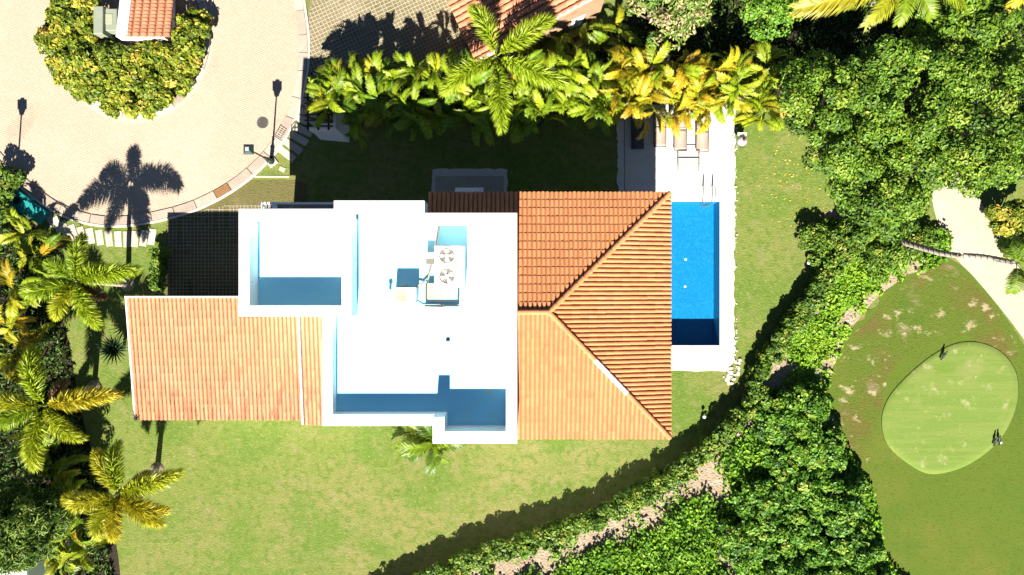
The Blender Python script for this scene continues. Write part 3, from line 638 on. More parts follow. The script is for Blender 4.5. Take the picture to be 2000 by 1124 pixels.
# entrance slab with rim, north-west; porch canopy on the north
sl = part('entrance_slab', MB().box(-12.69, -8.02, 3.545, 4.31, 3.35, 3.55).box(-12.69, -12.28, 2.23, 3.545, 3.35, 3.55), M['greyframe'], V)
rim = MB().box(-12.70, -12.55, 2.23, 4.30, 3.55, 3.72).box(-12.55, -8.02, 4.22, 4.32, 3.55, 3.72).box(-12.14, -11.9, 3.55, 4.22, 3.55, 3.74)
part('slab_rim', rim, M['white'], sl)
part('porch_canopy', MB().box(W(889, 0, 2.6).x, W(944, 0, 2.6).x, 3.36, W(0, 367, 2.6).y, 2.5, 2.62), M['white'], V)
rl = MB()
for z in (4.0, 4.3, 4.6): rl.tube([(-12.66, 3.45, z), (-12.3, 3.45, z)], .03, 6)
for x in (-12.66, -12.48, -12.3): rl.tube([(x, 3.45, 3.72), (x, 3.45, 4.75)], .035, 6)
rl.tube([(-12.66, 3.45, 4.6), (-12.6, 3.45, 4.82), (-12.48, 3.45, 4.92), (-12.36, 3.45, 4.82), (-12.3, 3.45, 4.6)], .035, 6)
part('balcony_railing', rl, M['black'], V)
part('roof_drain', MB().lathe((W(875, 664, ZF).x, W(875, 664, ZF).y, ZF + .006), [(.1, 0), (.1, .03), (.06, .05), (.005, .05)], 10), M['black'], V)
part('roof_drain', MB().lathe((W(695, 424, ZF).x, W(695, 424, ZF).y, ZF + .006), [(.13, 0), (.12, .12), (.08, .18), (.005, .18)], 10), M['black'], V)

# ------------------------------------------------------------------ roof equipment
zr = ZF + .006
def rw(px_, py_, h=0): return W(px_, py_, zr + h)
a, b = rw(848, 562, .85), rw(907, 480, .85)
ac = thing('condenser_unit', ((a.x + b.x) / 2, (a.y + b.y) / 2, zr), 'large white two-fan air conditioner on the flat roof', 'air conditioner')
h = .85; mb = MB()
ib = .02
mb.loft([[(a.x, a.y, zr + .06), (b.x, a.y, zr + .06), (b.x, b.y, zr + .06), (a.x, b.y, zr + .06)], [(a.x, a.y, zr + h - ib), (b.x, a.y, zr + h - ib), (b.x, b.y, zr + h - ib), (a.x, b.y, zr + h - ib)], [(a.x + ib, a.y + ib, zr + h), (b.x - ib, a.y + ib, zr + h), (b.x - ib, b.y - ib, zr + h), (a.x + ib, b.y - ib, zr + h)]])
part('casing', mb, M['ac'], ac)
for k in range(2): part('foot', MB().box(a.x + .1 + k * (b.x - a.x - .3), a.x + .2 + k * (b.x - a.x - .3), a.y - .05, b.y + .05, zr, zr + .06), M['pipe_dark'], ac)
for py_ in (500, 540):
    c = rw(873, py_, h); r = .36; zz = zr + h
    f = part('fan', MB().lathe((c.x, c.y, zz + .002), [(r, 0), (r, .012), (r * .99, .014), (.001, .014)], 24), M['grille'], ac)
    bl = MB()
    for q in range(4):
        t0 = q * 1.571 + .4 * (py_ == 540)
        vs = []
        for rr_, dz in ((.09, .0), (.30, .0)):
            for dt, z in ((-.28, .02), (.0, .035), (.36, .05)): vs.append((c.x + rr_ * math.cos(t0 + dt * (1.2 if rr_ > .1 else 1)), c.y + rr_ * math.sin(t0 + dt), zz + z))
        bl.add(vs, [(0, 3, 4, 1), (1, 4, 5, 2)])
    bl.lathe((c.x, c.y, zz + .014), [(.09, 0), (.09, .05), (.02, .06), (.001, .06)], 12)
    part('fan_blades', bl, M['ac'], f)
    gr = MB()
    for rr_ in (.36,): gr.lathe((c.x, c.y, zz + .065), [(rr_ + .008, 0), (rr_ + .008, .012), (rr_ - .008, .012), (rr_ - .008, 0)], 20)
    for q in range(6): gr.tube([(c.x, c.y, zz + .075), (c.x + r * math.cos(q * 1.047), c.y + r * math.sin(q * 1.047), zz + .075)], .006, 4)
    part('guard', gr, M['ac'], f)
# platform frame south of it
pf = thing('equipment_stand', rw(862, 577), 'low steel stand with two stained panels beside the two-fan unit', 'stand')
A, Bc = rw(831, 600, .3), rw(896, 553, .3); z = zr + .3
fr = MB()
for x in (A.x, Bc.x - .06): fr.box(x, x + .06, A.y + .35, Bc.y, z - .06, z)
fr.box(A.x, Bc.x, A.y + .25, A.y + .35, z - .14, z - .02)
for x in (A.x, Bc.x - .06):
    for yv in (A.y + .27, Bc.y - .08): fr.box(x + .005, x + .055, yv, yv + .05, zr, z - .06)
part('steel_frame', fr, M['pipe_dark'], pf)
xm = (A.x + Bc.x) / 2
part('panel', MB().box(A.x + .07, xm - .02, A.y + .38, Bc.y - .02, z - .03, z + .01), M['ac_stain'], pf)
part('panel', MB().box(xm + .02, Bc.x - .07, A.y + .38, Bc.y - .02, z - .03, z + .012), M['ac'], pf)
pr = MB().box(A.x - .05, Bc.x, A.y + .02, A.y + .10, zr + .08, zr + .16); part('channel', pr, M['pipe_dark'], pf)
pp = thing('refrigerant_pipe', rw(845, 540), 'bundled pink-brown pipe running diagonally along the two-fan unit', 'pipe')
pm = MB().tube([rw(857, 440, .1), rw(851, 478, .2), rw(847, 505, .25), rw(836, 545, .18), rw(826, 553, .12), rw(812, 560, .3)], .045, 8); part('insulation', pm, M['pipe'], pp, True)
pm = MB().tube([rw(812, 590, .1), rw(824, 599, .12), rw(862, 600, .12), rw(893, 602, .12)], .022, 6).tube([rw(862, 592, .1), rw(862, 604, .1)], .03, 6); part('conduit', pm, M['pipe'], pp, True)
# side cabinet on the west of the large unit
A, Bc = rw(832, 516, .45), rw(847, 494, .45)
sc_ = thing('disconnect_box', rw(839, 505), 'small grey brown switch box left of the two-fan unit', 'box')
part('box_body', MB().box(A.x, Bc.x, A.y, Bc.y, zr, zr + .45), M['grille'], sc_); part('box_lid', MB().box(A.x - .01, Bc.x + .01, Bc.y - .25, Bc.y + .02, zr + .45, zr + .48), M['ac'], sc_)
# second, smaller unit
A, Bc = rw(768, 591, .75), rw(812, 562, .75)
a2 = thing('condenser_unit', ((A.x + Bc.x) / 2, (A.y + Bc.y) / 2, zr), 'smaller stained white air conditioner casing left of the pipes', 'air conditioner')
mb = MB(); mb.box(A.x, Bc.x, A.y, Bc.y, zr + .05, zr + .75); part('casing', mb, M['ac'], a2)
part('stained_panel', MB().box(A.x + .04, A.x + .6, A.y + .04, Bc.y - .1, zr + .752, zr + .757), M['ac_stain'], a2)
part('foot', MB().box(A.x + .05, A.x + .15, A.y, Bc.y, zr, zr + .05).box(Bc.x - .15, Bc.x - .05, A.y, Bc.y, zr, zr + .05), M['pipe_dark'], a2)
fr = MB(); 
for k in range(7): fr.tube([(A.x + .15 + k * .11, Bc.y + .02, zr + .12), (A.x + .15 + k * .11, Bc.y + .02, zr + .68)], .008, 4)
part('fan_guard', fr, M['grille'], a2)
bq = rw(790, 557); single('junction_box', MB().box(bq.x - .1, bq.x + .1, bq.y - .05, bq.y + .06, zr, zr + .12), M['ac'], 'tiny white junction box in the shadow of the smaller unit', 'box')
bq = rw(762, 568); single('cable_gland', MB().lathe((bq.x, bq.y, zr), [(.06, 0), (.06, .3), (.09, .34), (.09, .4), (.01, .42)], 10), M['ac'], 'small white capped vent pipe beside the smaller unit', 'vent pipe')

# ------------------------------------------------------------------ poolside furniture
def lounger(px_, yfoot, yhead, label, m):
    zs = .33; f, hd = W(px_, yfoot, zs), W(px_, yhead, zs); L = hd.y - f.y; wd = .335
    t = thing('sun_lounger', (f.x, (f.y + hd.y) / 2, .05), label, 'sun lounger', 'sun loungers in a row on the white deck')
    x0, x1 = f.x - wd, f.x + wd
    fr = MB()
    for x in (x0 + .0, x1 - .0): fr.tube([(x, f.y + .03, .33), (x, f.y + L * .62, .33), (x, hd.y, .36)], .028, 6)
    fr.tube([(x0, f.y + .03, .33), (x1, f.y + .03, .33)], .028, 6).tube([(x0, hd.y, .36), (x1, hd.y, .36)], .028, 6)
    part('frame', fr, M['frame'], t, True)
    for x in (x0, x1):
        for yv in (f.y + .25, hd.y - .35): part('leg', MB().tube([(x, yv, .32), (x, yv, .05)], .025, 6), M['frame'], t, True)
    n = 14; mb = MB(); rings = []
    for k in range(n + 1):
        s = k / n; y = f.y + .05 + s * (L - .08); zz = .345 + (max(0, s - .62) * L * .16) - .035 * math.sin(min(s / .62, 1) * math.pi)
        rings.append([(x0 + .03, y, zz - .012), (x1 - .03, y, zz - .012), (x1 - .03, y, zz + .012), (x0 + .03, y, zz + .012)])
    k = int(n * .62); 
    a_, b_ = MB(), MB(); a_.loft(rings[:k + 1]); b_.loft(rings[k:])
    part('seat_sling', a_, m, t, True); part('back_sling', b_, m, t, True)
    pb = MB().tube([(x0, f.y + L * .62, .37), (x1, f.y + L * .62, .37)], .012, 6); part('hinge_bar', pb, M['frame'], t)
lounger(1245, 292, 222, 'charcoal lounger standing alone in the shade', M['sling_dark'])
lounger(1289, 288, 216, 'lounger with its left half in shade, at the edge of the shadow', M['sling'])
lounger(1329, 295, 222, 'longest sunlit beige lounger, left of the last one', M['sling'])
lounger(1372, 297, 226, 'beige lounger farthest right in the row, half under golden fronds', M['sling'])
h = thing('towel_rack', W(1346, 314) + Vector((0, 0, .05)), 'thin grey H-shaped tube frame at the foot of the loungers', 'frame')
zz = .42
q = lambda x, y: W(x, y, zz)
part('side_rail', MB().tube([q(1325, 296), q(1325, 333)], .022, 6), M['greyframe'], h); part('side_rail', MB().tube([q(1367, 296), q(1367, 333)], .022, 6), M['greyframe'], h)
part('crossbar', MB().tube([q(1325, 321), q(1367, 321)], .03, 6), M['greyframe'], h); part('crossbar', MB().tube([q(1325, 295.5), q(1367, 295.5)], .022, 6), M['greyframe'], h)
for x, y in ((1325, 332), (1367, 332), (1325, 297), (1367, 297)): p = q(x, y); part('leg', MB().tube([p, (p.x, p.y, .05)], .018, 6), M['greyframe'], h)
# pool ladder
ld = thing('pool_ladder', W(1380, 385) + Vector((0, 0, .05)), 'polished two-rail ladder at the far end of the pool', 'ladder')
for x in (1371.5, 1389.5):
    p0 = W(x, 366); p1 = W(x, 396)
    ps = spline([(p0.x, p0.y, .05), (p0.x, p0.y - .02, .55), (p0.x, p0.y - .2, .78), (p0.x, p1.y + .1, .72), (p0.x, p1.y - .08, .3), (p0.x, p1.y - .09, -.75)], 5)
    part('rail', MB().tube(ps, .022, 8), M['chrome'], ld, True)
for k in range(3): part('tread', MB().box(W(1371.5, 0).x, W(1389.5, 0).x, W(0, 400).y - .02, W(0, 400).y + .06, -.2 - .22 * k, -.17 - .22 * k), M['chrome'], ld)
# kettle barbecue
bb = W(1441, 281); bt = thing('barbecue', (bb.x, bb.y, 0), 'grey kettle barbecue with a red knob on the deck edge', 'barbecue')
kz = .72
part('kettle_lid', MB().lathe((bb.x, bb.y, kz), [(.29, 0), (.285, .05), (.24, .14), (.15, .20), (.05, .225), (.005, .23)], 18), M['lid'], bt, True)
part('kettle_bowl', MB().lathe((bb.x, bb.y, kz), [(.29, -.005), (.27, -.1), (.18, -.2), (.05, -.25), (.005, -.25)], 18), M['black'], bt, True)
part('knob', MB().lathe((bb.x + .04, bb.y, kz + .22), [(.02, 0), (.075, .03), (.08, .06), (.05, .09), (.005, .1)], 10), M['redknob'], bt, True)
part('side_shelf', MB().box(bb.x - .24, bb.x + .26, bb.y + .30, bb.y + .46, kz, kz + .03), M['ac'], bt)
for ax, ay in ((-.42, -.5), (-.36, .35), (.24, -.05), (.2, .42)): part('leg', MB().tube([(bb.x + ax * .45, bb.y + ay * .4, kz - .05), (bb.x + ax, bb.y + ay, .04)], .016, 6), M['greyframe'], bt)
part('handle', MB().tube([(bb.x - .13, bb.y - .30, kz + .04), (bb.x - .1, bb.y - .36, kz + .06), (bb.x + .1, bb.y - .36, kz + .06), (bb.x + .13, bb.y - .30, kz + .04)], .018, 6), M['black'], bt)

# ------------------------------------------------------------------ street furniture
def street_lamp(base, label):
    t = thing('street_lamp', base, label, 'street lamp', 'dark lamps round the turning circle'); x, y = base[0], base[1]
    p = part('plinth', MB().obox((x, y), (.8, .6), .26, .26, -.02, .08, .02), M['kerb_pale'], t)
    part('pedestal', MB().lathe((x, y, .08), [(.19, 0), (.19, .06), (.13, .12), (.11, .6), (.13, .66), (.08, .74), (.055, .95), (.085, 1.0), (.085, 1.06), (.05, 1.1)], 12), M['lampgreen'], t, True)
    part('pole', MB().lathe((x, y, 1.15), [(.05, 0), (.045, 1.0), (.04, 1.85), (.07, 1.9), (.07, 1.95), (.04, 2.0)], 10), M['lampgreen'], t, True)
    z = 3.12
    def sq(r, zz): return [(x + r * sx, y + r * sy, zz) for sx, sy in ((-1, -1), (1, -1), (1, 1), (-1, 1))]
    ln = part('lantern', MB().loft([sq(.10, z), sq(.20, z + .38)]), M['frost'], t)
    cg = MB()
    for sx, sy in ((-1, -1), (1, -1), (1, 1), (-1, 1)): cg.tube([(x + .1 * sx, y + .1 * sy, z), (x + .205 * sx, y + .205 * sy, z + .39)], .016, 4)
    part('lantern_cage', cg, M['lampgreen'], ln)
    part('lamp_cap', MB().loft([sq(.26, z + .39), sq(.26, z + .42), sq(.12, z + .54), sq(.11, z + .60), sq(.05, z + .64)]), M['lampgreen'], t)
    part('cap_plate', MB().loft([sq(.10, z + .605), sq(.10, z + .625), sq(.07, z + .66)]), M['frost'], t)
b1 = W(531, 316); street_lamp((b1.x, b1.y, 0), 'dark green street lamp on a pale plinth at the kerb near the driveway')
b2 = W(33, 352); street_lamp((b2.x, b2.y, 0), 'street lamp at the left edge whose shadow crosses the paving')
mh = W(513, 240); t = thing('manhole_cover', (mh.x, mh.y, 0), 'round cast iron manhole cover in the paved road', 'manhole cover')
part('frame_ring', MB().lathe((mh.x, mh.y, .0), [(.33, 0), (.33, .018), (.28, .018), (.28, .0)], 24), M['iron'], t)
part('lid', MB().lathe((mh.x, mh.y, .0), [(.27, 0), (.27, .014), (.005, .014)], 24), M['iron'], t)
rb = MB()
for r_ in (.08, .16, .23): rb.lathe((mh.x, mh.y, .014), [(r_ + .012, 0), (r_ + .012, .012), (r_ - .012, .012), (r_ - .012, 0)], 20)
for k in range(8): rb.tube([(mh.x + .05 * math.cos(k * .785), mh.y + .05 * math.sin(k * .785), .02), (mh.x + .26 * math.cos(k * .785), mh.y + .26 * math.sin(k * .785), .02)], .01, 4)
part('raised_rib', rb, M['pipe_dark'], t)
dg = W(549, 258); t = thing('drain_grate', (dg.x, dg.y, 0), 'rectangular iron drain grate let into the kerb by the lamp', 'drain grate')
ux = Vector((W(560, 240) - W(538, 276))); ux.normalize(); uy = Vector((-ux.y, ux.x, 0))
part('surround', MB().obox(dg, ux, .32, .21, .0, .066), M['pipe_dark'], t)
for k in range(5): part('bar', MB().obox(dg + ux * (-.24 + k * .12), ux, .03, .19, .066, .082), M['kerb'], t)
for k in range(2): part('bar', MB().obox(dg + uy * (-.09 + k * .18), ux, .28, .02, .082, .088), M['kerb'], t)
# bin store with pergola top
X0, X1 = W(619, 0).x, W(672, 0).x; Y0, Y1 = W(0, 266).y, W(0, 196).y; H = 2.0
bsn = thing('bin_store', ((X0 + X1) / 2, (Y0 + Y1) / 2, 0), 'white walled bin store with dark slatted top beside the footpath', 'bin store')
part('wall', MB().box(X0, X1, Y0, Y0 + .14, -.05, H * .93), M['white'], bsn); part('wall', MB().box(X1 - .14, X1, Y0 + .142, Y1, -.05, H * .93), M['white'], bsn)
part('wall', MB().box(X0, X0 + .14, Y1 - .7, Y1, -.05, H * .93), M['white'], bsn)
part('plinth_flare', MB().loft([[(X0 + .2, Y0 - .22, 0), (X1 + .3, Y0 - .35, 0), (X1 + .3, Y0 + .6, 0), (X0 + .2, Y0 + .6, 0)], [(X0 + .05, Y0 - .004, .9), (X1 + .004, Y0 - .004, .9), (X1 + .004, Y0 + .5, .9), (X0 + .05, Y0 + .5, .9)]]), M['white'], bsn)
for k in range(6): yv = Y0 + .05 + k * .3; part('roof_slat', MB().box(X0 - .08, X1 - .1, yv, yv + .07, H + .06, H + .13), M['wood'], bsn)
for k in range(3): xv = X0 + .02 + k * .55; part('roof_beam', MB().box(xv, xv + .09, Y0 - .1, Y1 + .1, H - .06, H + .058), M['wood'], bsn)
for x_, y_ in ((X0 + .02, Y0 + .2), (X0 + .02, Y1 - .8)): part('post', MB().box(x_, x_ + .09, y_, y_ + .09, 0, H - .065), M['wood'], bsn)
# teal box by the road
c = W(58, 405); uxb = (W(88, 424) - W(31, 386)).normalized(); tb = thing('utility_box', (c.x, c.y, 0), 'low teal utility box with a round dark hatch below the kerb', 'utility box')
uyb = Vector((-uxb.y, uxb.x, 0))
part('box_body', MB().obox(c - uxb * .42, uxb, .52, .5, -.05, .34, .03), M['teal'], tb); part('box_body', MB().obox(c + uxb * .62 - uyb * .02, uxb, .515, .42, -.05, .28, .03), M['teal'], tb)
hc = c - uxb * .58; part('hatch', MB().lathe((hc.x, hc.y, .34), [(.19, 0), (.19, .04), (.15, .05), (.005, .05)], 16), M['black'], tb)
hc = c + uxb * .75; part('hatch_ring', MB().lathe((hc.x, hc.y, .28), [(.2, 0), (.2, .02), (.16, .03), (.005, .03)], 16), M['teal'], tb)
p = W(34, 424); rkk = MB(); rkk.obox(p, uxb, .45, .16, -.03, .15, .04); single('edging_block', rkk, M['kerb_pale'], 'pale oblong stone lying beside the teal box', 'stone')
# transformer cabinets and tiled kiosk on the island
tf = thing('transformer', W(206, 46), 'grey green electrical transformer cabinets among the island shrubs', 'transformer')
def tb_(x0, x1, y0, y1, z): a, b = W(x0, y1, z), W(x1, y0, z); return a.x, b.x, a.y, b.y
def cabinet(nm, x0, x1, y0, y1, z, m=M['transformer']):
    a = tb_(x0, x1, y0, y1, z); b = .03
    return part(nm, MB().loft([[(a[0], a[2], .0), (a[1], a[2], 0), (a[1], a[3], 0), (a[0], a[3], 0)], [(a[0], a[2], z - b), (a[1], a[2], z - b), (a[1], a[3], z - b), (a[0], a[3], z - b)], [(a[0] + b, a[2] + b, z), (a[1] - b, a[2] + b, z), (a[1] - b, a[3] - b, z), (a[0] + b, a[3] - b, z)]]), m, tf)
cabinet('tall_cabinet', 182, 200.5, 12, 66, 1.5)
c2 = cabinet('main_cabinet', 204, 228, 17, 60, 1.25); a = tb_(206, 220, 28, 48, 1.25)
part('lid_panel', MB().box(a[0], a[1], a[2], a[3], 1.252, 1.275), M['transfpanel'], c2)
cabinet('side_cabinet', 230, 240, 20, 56, .8)
for k in range(6): a = tb_(232, 239, 22 + k * 5.5, 25 + k * 5.5, .8); part('cooling_fin', MB().box(a[0], a[1], a[2], a[3], .8, .84), M['transformer'], tf)
for k in range(2): a = tb_(206 + k * 10, 213 + k * 10, 60, 64, .6); part('cabinet_foot', MB().box(a[0], a[1], a[2], a[3], 0, .6), M['transformer'], tf)
ko = thing('utility_kiosk', W(300, 20), 'small white kiosk with a pink tiled roof on the island', 'kiosk')
bw = W(252, 91); be = W(350, 0).x - .0; top = W(0, -150).y
x0, x1 = W(255, 0).x, W(343, 0).x; y0 = W(0, 90).y; y1 = W(0, -30).y
wk0 = MB().add([(x0, y0, -.05), (x1, y0, -.05), (x1, y1, -.05), (x0, y1, -.05), (x0, y0, 1.5), (x1, y0, 1.5), (x1, y1, .85), (x0, y1, .85)], [(3, 2, 1, 0), (4, 5, 6, 7), (0, 1, 5, 4), (1, 2, 6, 5), (2, 3, 7, 6), (3, 0, 4, 7)]); part('wall', wk0, M['white'], ko)
rx0, rx1, ry0, rz = W(244, 0, 1.75).x, W(330, 0, 1.75).x, W(0, 67, 1.75).y, 1.62
ry1 = ry0 + 4.0; drop = .75; uyk = Vector((0, ry0 - ry1, drop)); Lk = uyk.length
ku = MB(); slabpoly(ku, [Vector((rx0, ry0, rz)), Vector((rx1, ry0, rz)), Vector((rx1, ry1, rz - drop)), Vector((rx0, ry1, rz - drop))])
kro = part('roof', ku, M['under'], ko)
pw0 = W(248.5, 0, 1.8).x; TPs, TLs = TP, TL
TP, TL, TE = .412, .21, .24; TV = [(x * .412 / .212, y * .24 / .45, z * 1.2) for x, y, z in TV]
tile_slope(kro, (rx1, ry1, rz - drop), (-1, 0, 0), uyk, [(0, Lk - 2.9), (rx1 - pw0 + .01, Lk - 2.9), (rx1 - pw0 + .01, Lk - .02), (0, Lk - .02)], M['tile_pink'], [], 120, seed=8)
TP, TL, TE = TPs, TLs, .45; TV, TF = tile_geo()
part('parapet', MB().add([(rx0 - .02, ry0, .8), (rx0 + .13, ry0, .8), (rx0 + .13, ry1, .6), (rx0 - .02, ry1, .6), (rx0 - .02, ry0, rz + .16), (rx0 + .13, ry0, rz + .16), (rx0 + .13, ry1, rz - drop + .16), (rx0 - .02, ry1, rz - drop + .16)], [(3, 2, 1, 0), (4, 5, 6, 7), (0, 1, 5, 4), (1, 2, 6, 5), (2, 3, 7, 6), (3, 0, 4, 7)]), M['white'], ko)
part('fascia', MB().box(rx0 + .135, rx1, ry0 - .04, ry0 - .01, rz - .16, rz - .02), M['under'], ko)
# neighbouring house
nh = thing('neighbour_house', W(1010, -60), 'tile-roofed neighbour house cut off by the top of the picture', 'house')
O = W(930, 123, 3.2); ue = (W(873, 0, 3.2) - W(920, 101, 3.2)); ue.z = 0; ue.normalize()       # along the eave, up-left
vd = Vector((ue.y, -ue.x, 0)); 
if vd.x < 0: vd = -vd
uyh = (vd + Vector((0, 0, .22))).normalized(); nr = tag(bpy.data.objects.new('roof', None)); C.objects.link(nr); nr.parent = nh
Lh, We = 8.2, 5.5
# eave axis must run so that ux x uy points up
E0 = O + ue * We; uxh = -ue
hu = MB(); slabpoly(hu, [O, O + uyh * Lh, E0 + uyh * Lh, E0][::1] if uxh.cross(uyh).z > 0 else [O, E0, E0 + uyh * Lh, O + uyh * Lh]); part('underlay', hu, M['under'], nr)
if uxh.cross(uyh).z > 0: tile_slope(nr, E0, uxh, uyh, [(0, 0), (We - .08, 0), (We - .08, Lh), (0, Lh)], M['tile_pink'], [], 0, seed=9) if False else None
TPs, TLs, TVs = TP, TL, TV; TP = .33; TV = [(x * .33 / .212, y, z * 1.3) for x, y, z in TV]
tile_slope(nr, E0, uxh, uyh, [(0, 0), (We - .08, 0), (We - .08, Lh), (0, Lh)], M['tile_pink'], [], 300, seed=9)
TP, TL, TV = TPs, TLs, TVs
vt = MB(); e = ue * .09; up = Vector((0, 0, .10)); vt.loft([[O - e * .2 + up * -1, O + e + up * -1, O + e + up, O - e * .2 + up], [O + uyh * Lh - e * .2 + up * -1, O + uyh * Lh + e + up * -1, O + uyh * Lh + e + up, O + uyh * Lh - e * .2 + up]])
part('verge_tile', vt, M['mortar'], nr)
q0 = O + ue * .45 + vd * .45; q1 = O + ue * .45 + vd * 7.6; q2 = E0 + vd * 7.6; q3 = E0 + vd * .45
hw = MB(); bot = [Vector((p.x, p.y, -.1)) for p in (q0, q1, q2, q3)]; tp = [Vector((p.x, p.y, 3.05 + .22 * dd)) for p, dd in ((q0, .4), (q1, 7.5), (q2, 7.5), (q3, .4))]
hw.loft([bot, tp] if (bot[1] - bot[0]).cross(bot[2] - bot[0]).z > 0 else [bot[::-1], tp[::-1]]); part('wall', hw, M['brownwall'], nh)
wt = W(1121, 43); wk = thing('water_heater', (wt.x, wt.y, 0), 'bright white cabinet standing at the corner of the neighbour house', 'cabinet')
part('cabinet_body', MB().obox(wt, vd, .38, .3, -.05, 1.35, .03), M['marker'], wk); part('cabinet_lid', MB().obox(wt, vd, .41, .33, 1.352, 1.40, .02), M['marker'], wk)
# white roof corner, bottom left, and the brown wall beside it
wr = thing('white_building', W(0, 1160), 'corner of a white flat roof at the bottom left edge', 'building')
part('wall', MB().prism([W(x, y, 2.4) for x, y in ((-200, 1096), (54, 1096), (66, 1300), (-200, 1300))], -.1, 2.3), M['white'], wr)
part('flat_roof', MB().prism([W(x, y, 2.5) for x, y in ((-210, 1084), (50, 1084), (64, 1310), (-210, 1310))], 2.3, 2.5), M['white'], wr)
struct('side_yard', MB().sheet(pxs([(40, 1000), (80, 1010), (96, 1300), (60, 1300)]), .02), mat('brown_yard_paving', (.22, .14, .08), .9, .2, [(1, .5, .7, (.15, .09, .05), .7), (7, .5, .7, (.30, .21, .13), .5)], bump=(9, .03)))

# ------------------------------------------------------------------ birds and a marker on the green
def bird(px_, py_, ang, label):
    z0 = .08; p = W(px_, py_); t = thing('bird', (p.x, p.y, z0), label, 'bird', 'black birds on the putting green'); a = R(ang); d = Vector((math.cos(a), math.sin(a), 0)); s = Vector((-d.y, d.x, 0)); up = Vector((0, 0, 1)); o = Vector((p.x, p.y, z0))
    rings = []
    for x, zc, r in ((-.17, .11, .02), (-.10, .12, .05), (-.02, .13, .075), (.06, .15, .07), (.11, .19, .045), (.15, .235, .045), (.18, .245, .04), (.205, .24, .02)):
        rings.append([o + d * x + up * (zc + r * math.sin(k * .785)) + s * (r * math.cos(k * .785)) for k in range(8)])
    part('body', MB().loft(rings), M['bird'], t, True)
    part('tail', MB().loft([[o + d * -.15 + s * w_ + up * (.11 + h_) for w_, h_ in ((-.03, 0), (.03, 0), (.03, .02), (-.03, .02))], [o + d * -.36 + s * w_ + up * (.08 + h_) for w_, h_ in ((-.06, 0), (.06, 0), (.06, .012), (-.06, .012))]]), M['bird'], t)
    part('beak', MB().loft([[o + d * .20 + s * .014 * math.cos(k * 1.571) + up * (.24 + .014 * math.sin(k * 1.571)) for k in range(4)], [o + d * .26 + s * .002 * math.cos(k * 1.571) + up * (.23 + .002 * math.sin(k * 1.571)) for k in range(4)]]), M['pipe_dark'], t)
    for q in (-1, 1):
        part('wing', MB().loft([[o + d * x + s * (q * (.07 + y)) + up * zc for x, y, zc in ((.07, 0, .17), (.0, .012, .16), (-.02, .0, .1))], [o + d * x + s * (q * (.045 + y)) + up * zc for x, y, zc in ((-.24, 0, .12), (-.25, .01, .115), (-.25, 0, .10))]]), M['bird'], t)
        part('leg', MB().tube([o + s * q * .03 + up * .08, o + s * q * .03 + d * .02], .007, 4), M['pipe_dark'], t)
bird(1840, 692, 60, 'black bird alone near the upper rim of the putting green')
bird(1940, 858, 75, 'left one of the two black birds at the lower rim of the green')
bird(1947, 856, 95, 'right one of the two black birds, next to the white marker')
p = W(1953, 864); single('tee_marker', MB().lathe((p.x, p.y, .01), [(.10, 0), (.09, .05), (.05, .09), (.005, .1)], 10), M['marker'], 'small white marker on the rim of the green beside the birds', 'marker', smooth=True)
for (x, y), l in (((1574, 514), 'white garden spotlight in front of the upper hedge'), ((1372, 812), 'white garden spotlight in front of the hedge by the roof corner')):
    p = W(x, y); t = thing('garden_light', (p.x, p.y, 0), l, 'garden light', 'white garden spotlights')
    part('stake', MB().tube([(p.x, p.y, 0), (p.x, p.y, .3)], .02, 6), M['black'], t); part('lamp_head', MB().lathe((p.x, p.y, .3), [(.05, 0), (.10, .08), (.09, .12), (.01, .13)], 10), M['marker'], t, True)

# ------------------------------------------------------------------ foliage
def leaf_mesh(name, cen, nor, size, aspect, tint, m, off=(0, 0, 0)):
    """one folded diamond leaf per point, numpy arrays"""
    n = len(cen); nor = nor / np.linalg.norm(nor, axis=1, keepdims=True)
    r = RNG.normal(size=(n, 3)); a = np.cross(nor, r); a /= np.linalg.norm(a, axis=1, keepdims=True); b = np.cross(nor, a)
    s = size[:, None]; V_ = np.empty((n, 4, 3))
    V_[:, 0] = cen - a * s * .5; V_[:, 1] = cen + b * s * aspect * .5 + nor * s * .10; V_[:, 2] = cen + a * s * .5 - nor * s * .08; V_[:, 3] = cen - b * s * aspect * .5 + nor * s * .10
    V_ -= np.array(off)
    me = bpy.data.meshes.new(name); me.vertices.add(n * 4); me.vertices.foreach_set('co', V_.reshape(-1))
    idx = np.arange(n * 4).reshape(n, 4); F = np.concatenate([idx[:, [0, 1, 2]], idx[:, [0, 2, 3]]], 1).reshape(-1)
    me.loops.add(n * 6); me.loops.foreach_set('vertex_index', F.astype(np.int32))
    me.polygons.add(n * 2); me.polygons.foreach_set('loop_start', np.arange(0, n * 6, 3, dtype=np.int32)); 
    try: me.polygons.foreach_set('loop_total', np.full(n * 2, 3, np.int32))
    except Exception: pass
    at = me.attributes.new('tint', 'FLOAT', 'FACE'); at.data.foreach_set('value', np.repeat(np.clip(tint, 0, 1), 2).astype(np.float32))
    me.materials.append(m); me.update(calc_edges=True); me.validate(); return me
def clump_points(cs, rad, cnt, flat=.7, low=-.35):
    """leaves on the outside of several clumps: centres (k,3), radii (k,), leaf counts"""
    P, N, T = [], [], []
    for c, r, k in zip(cs, rad, cnt):
        d = RNG.normal(size=(int(k * 1.6) + 4, 3)); d /= np.linalg.norm(d, axis=1, keepdims=True); d = d[d[:, 2] > low][:int(k)]
        rr = r * (RNG.uniform(.55, 1.08, size=(len(d), 1)) ** .6); p = d * rr; p[:, 2] *= flat
        P.append(c + p); N.append(d * .7 + np.array([0, 0, .55]) + RNG.normal(size=d.shape) * .45)
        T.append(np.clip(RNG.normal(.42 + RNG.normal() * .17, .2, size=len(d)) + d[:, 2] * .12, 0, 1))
    return np.concatenate(P), np.concatenate(N), np.concatenate(T)
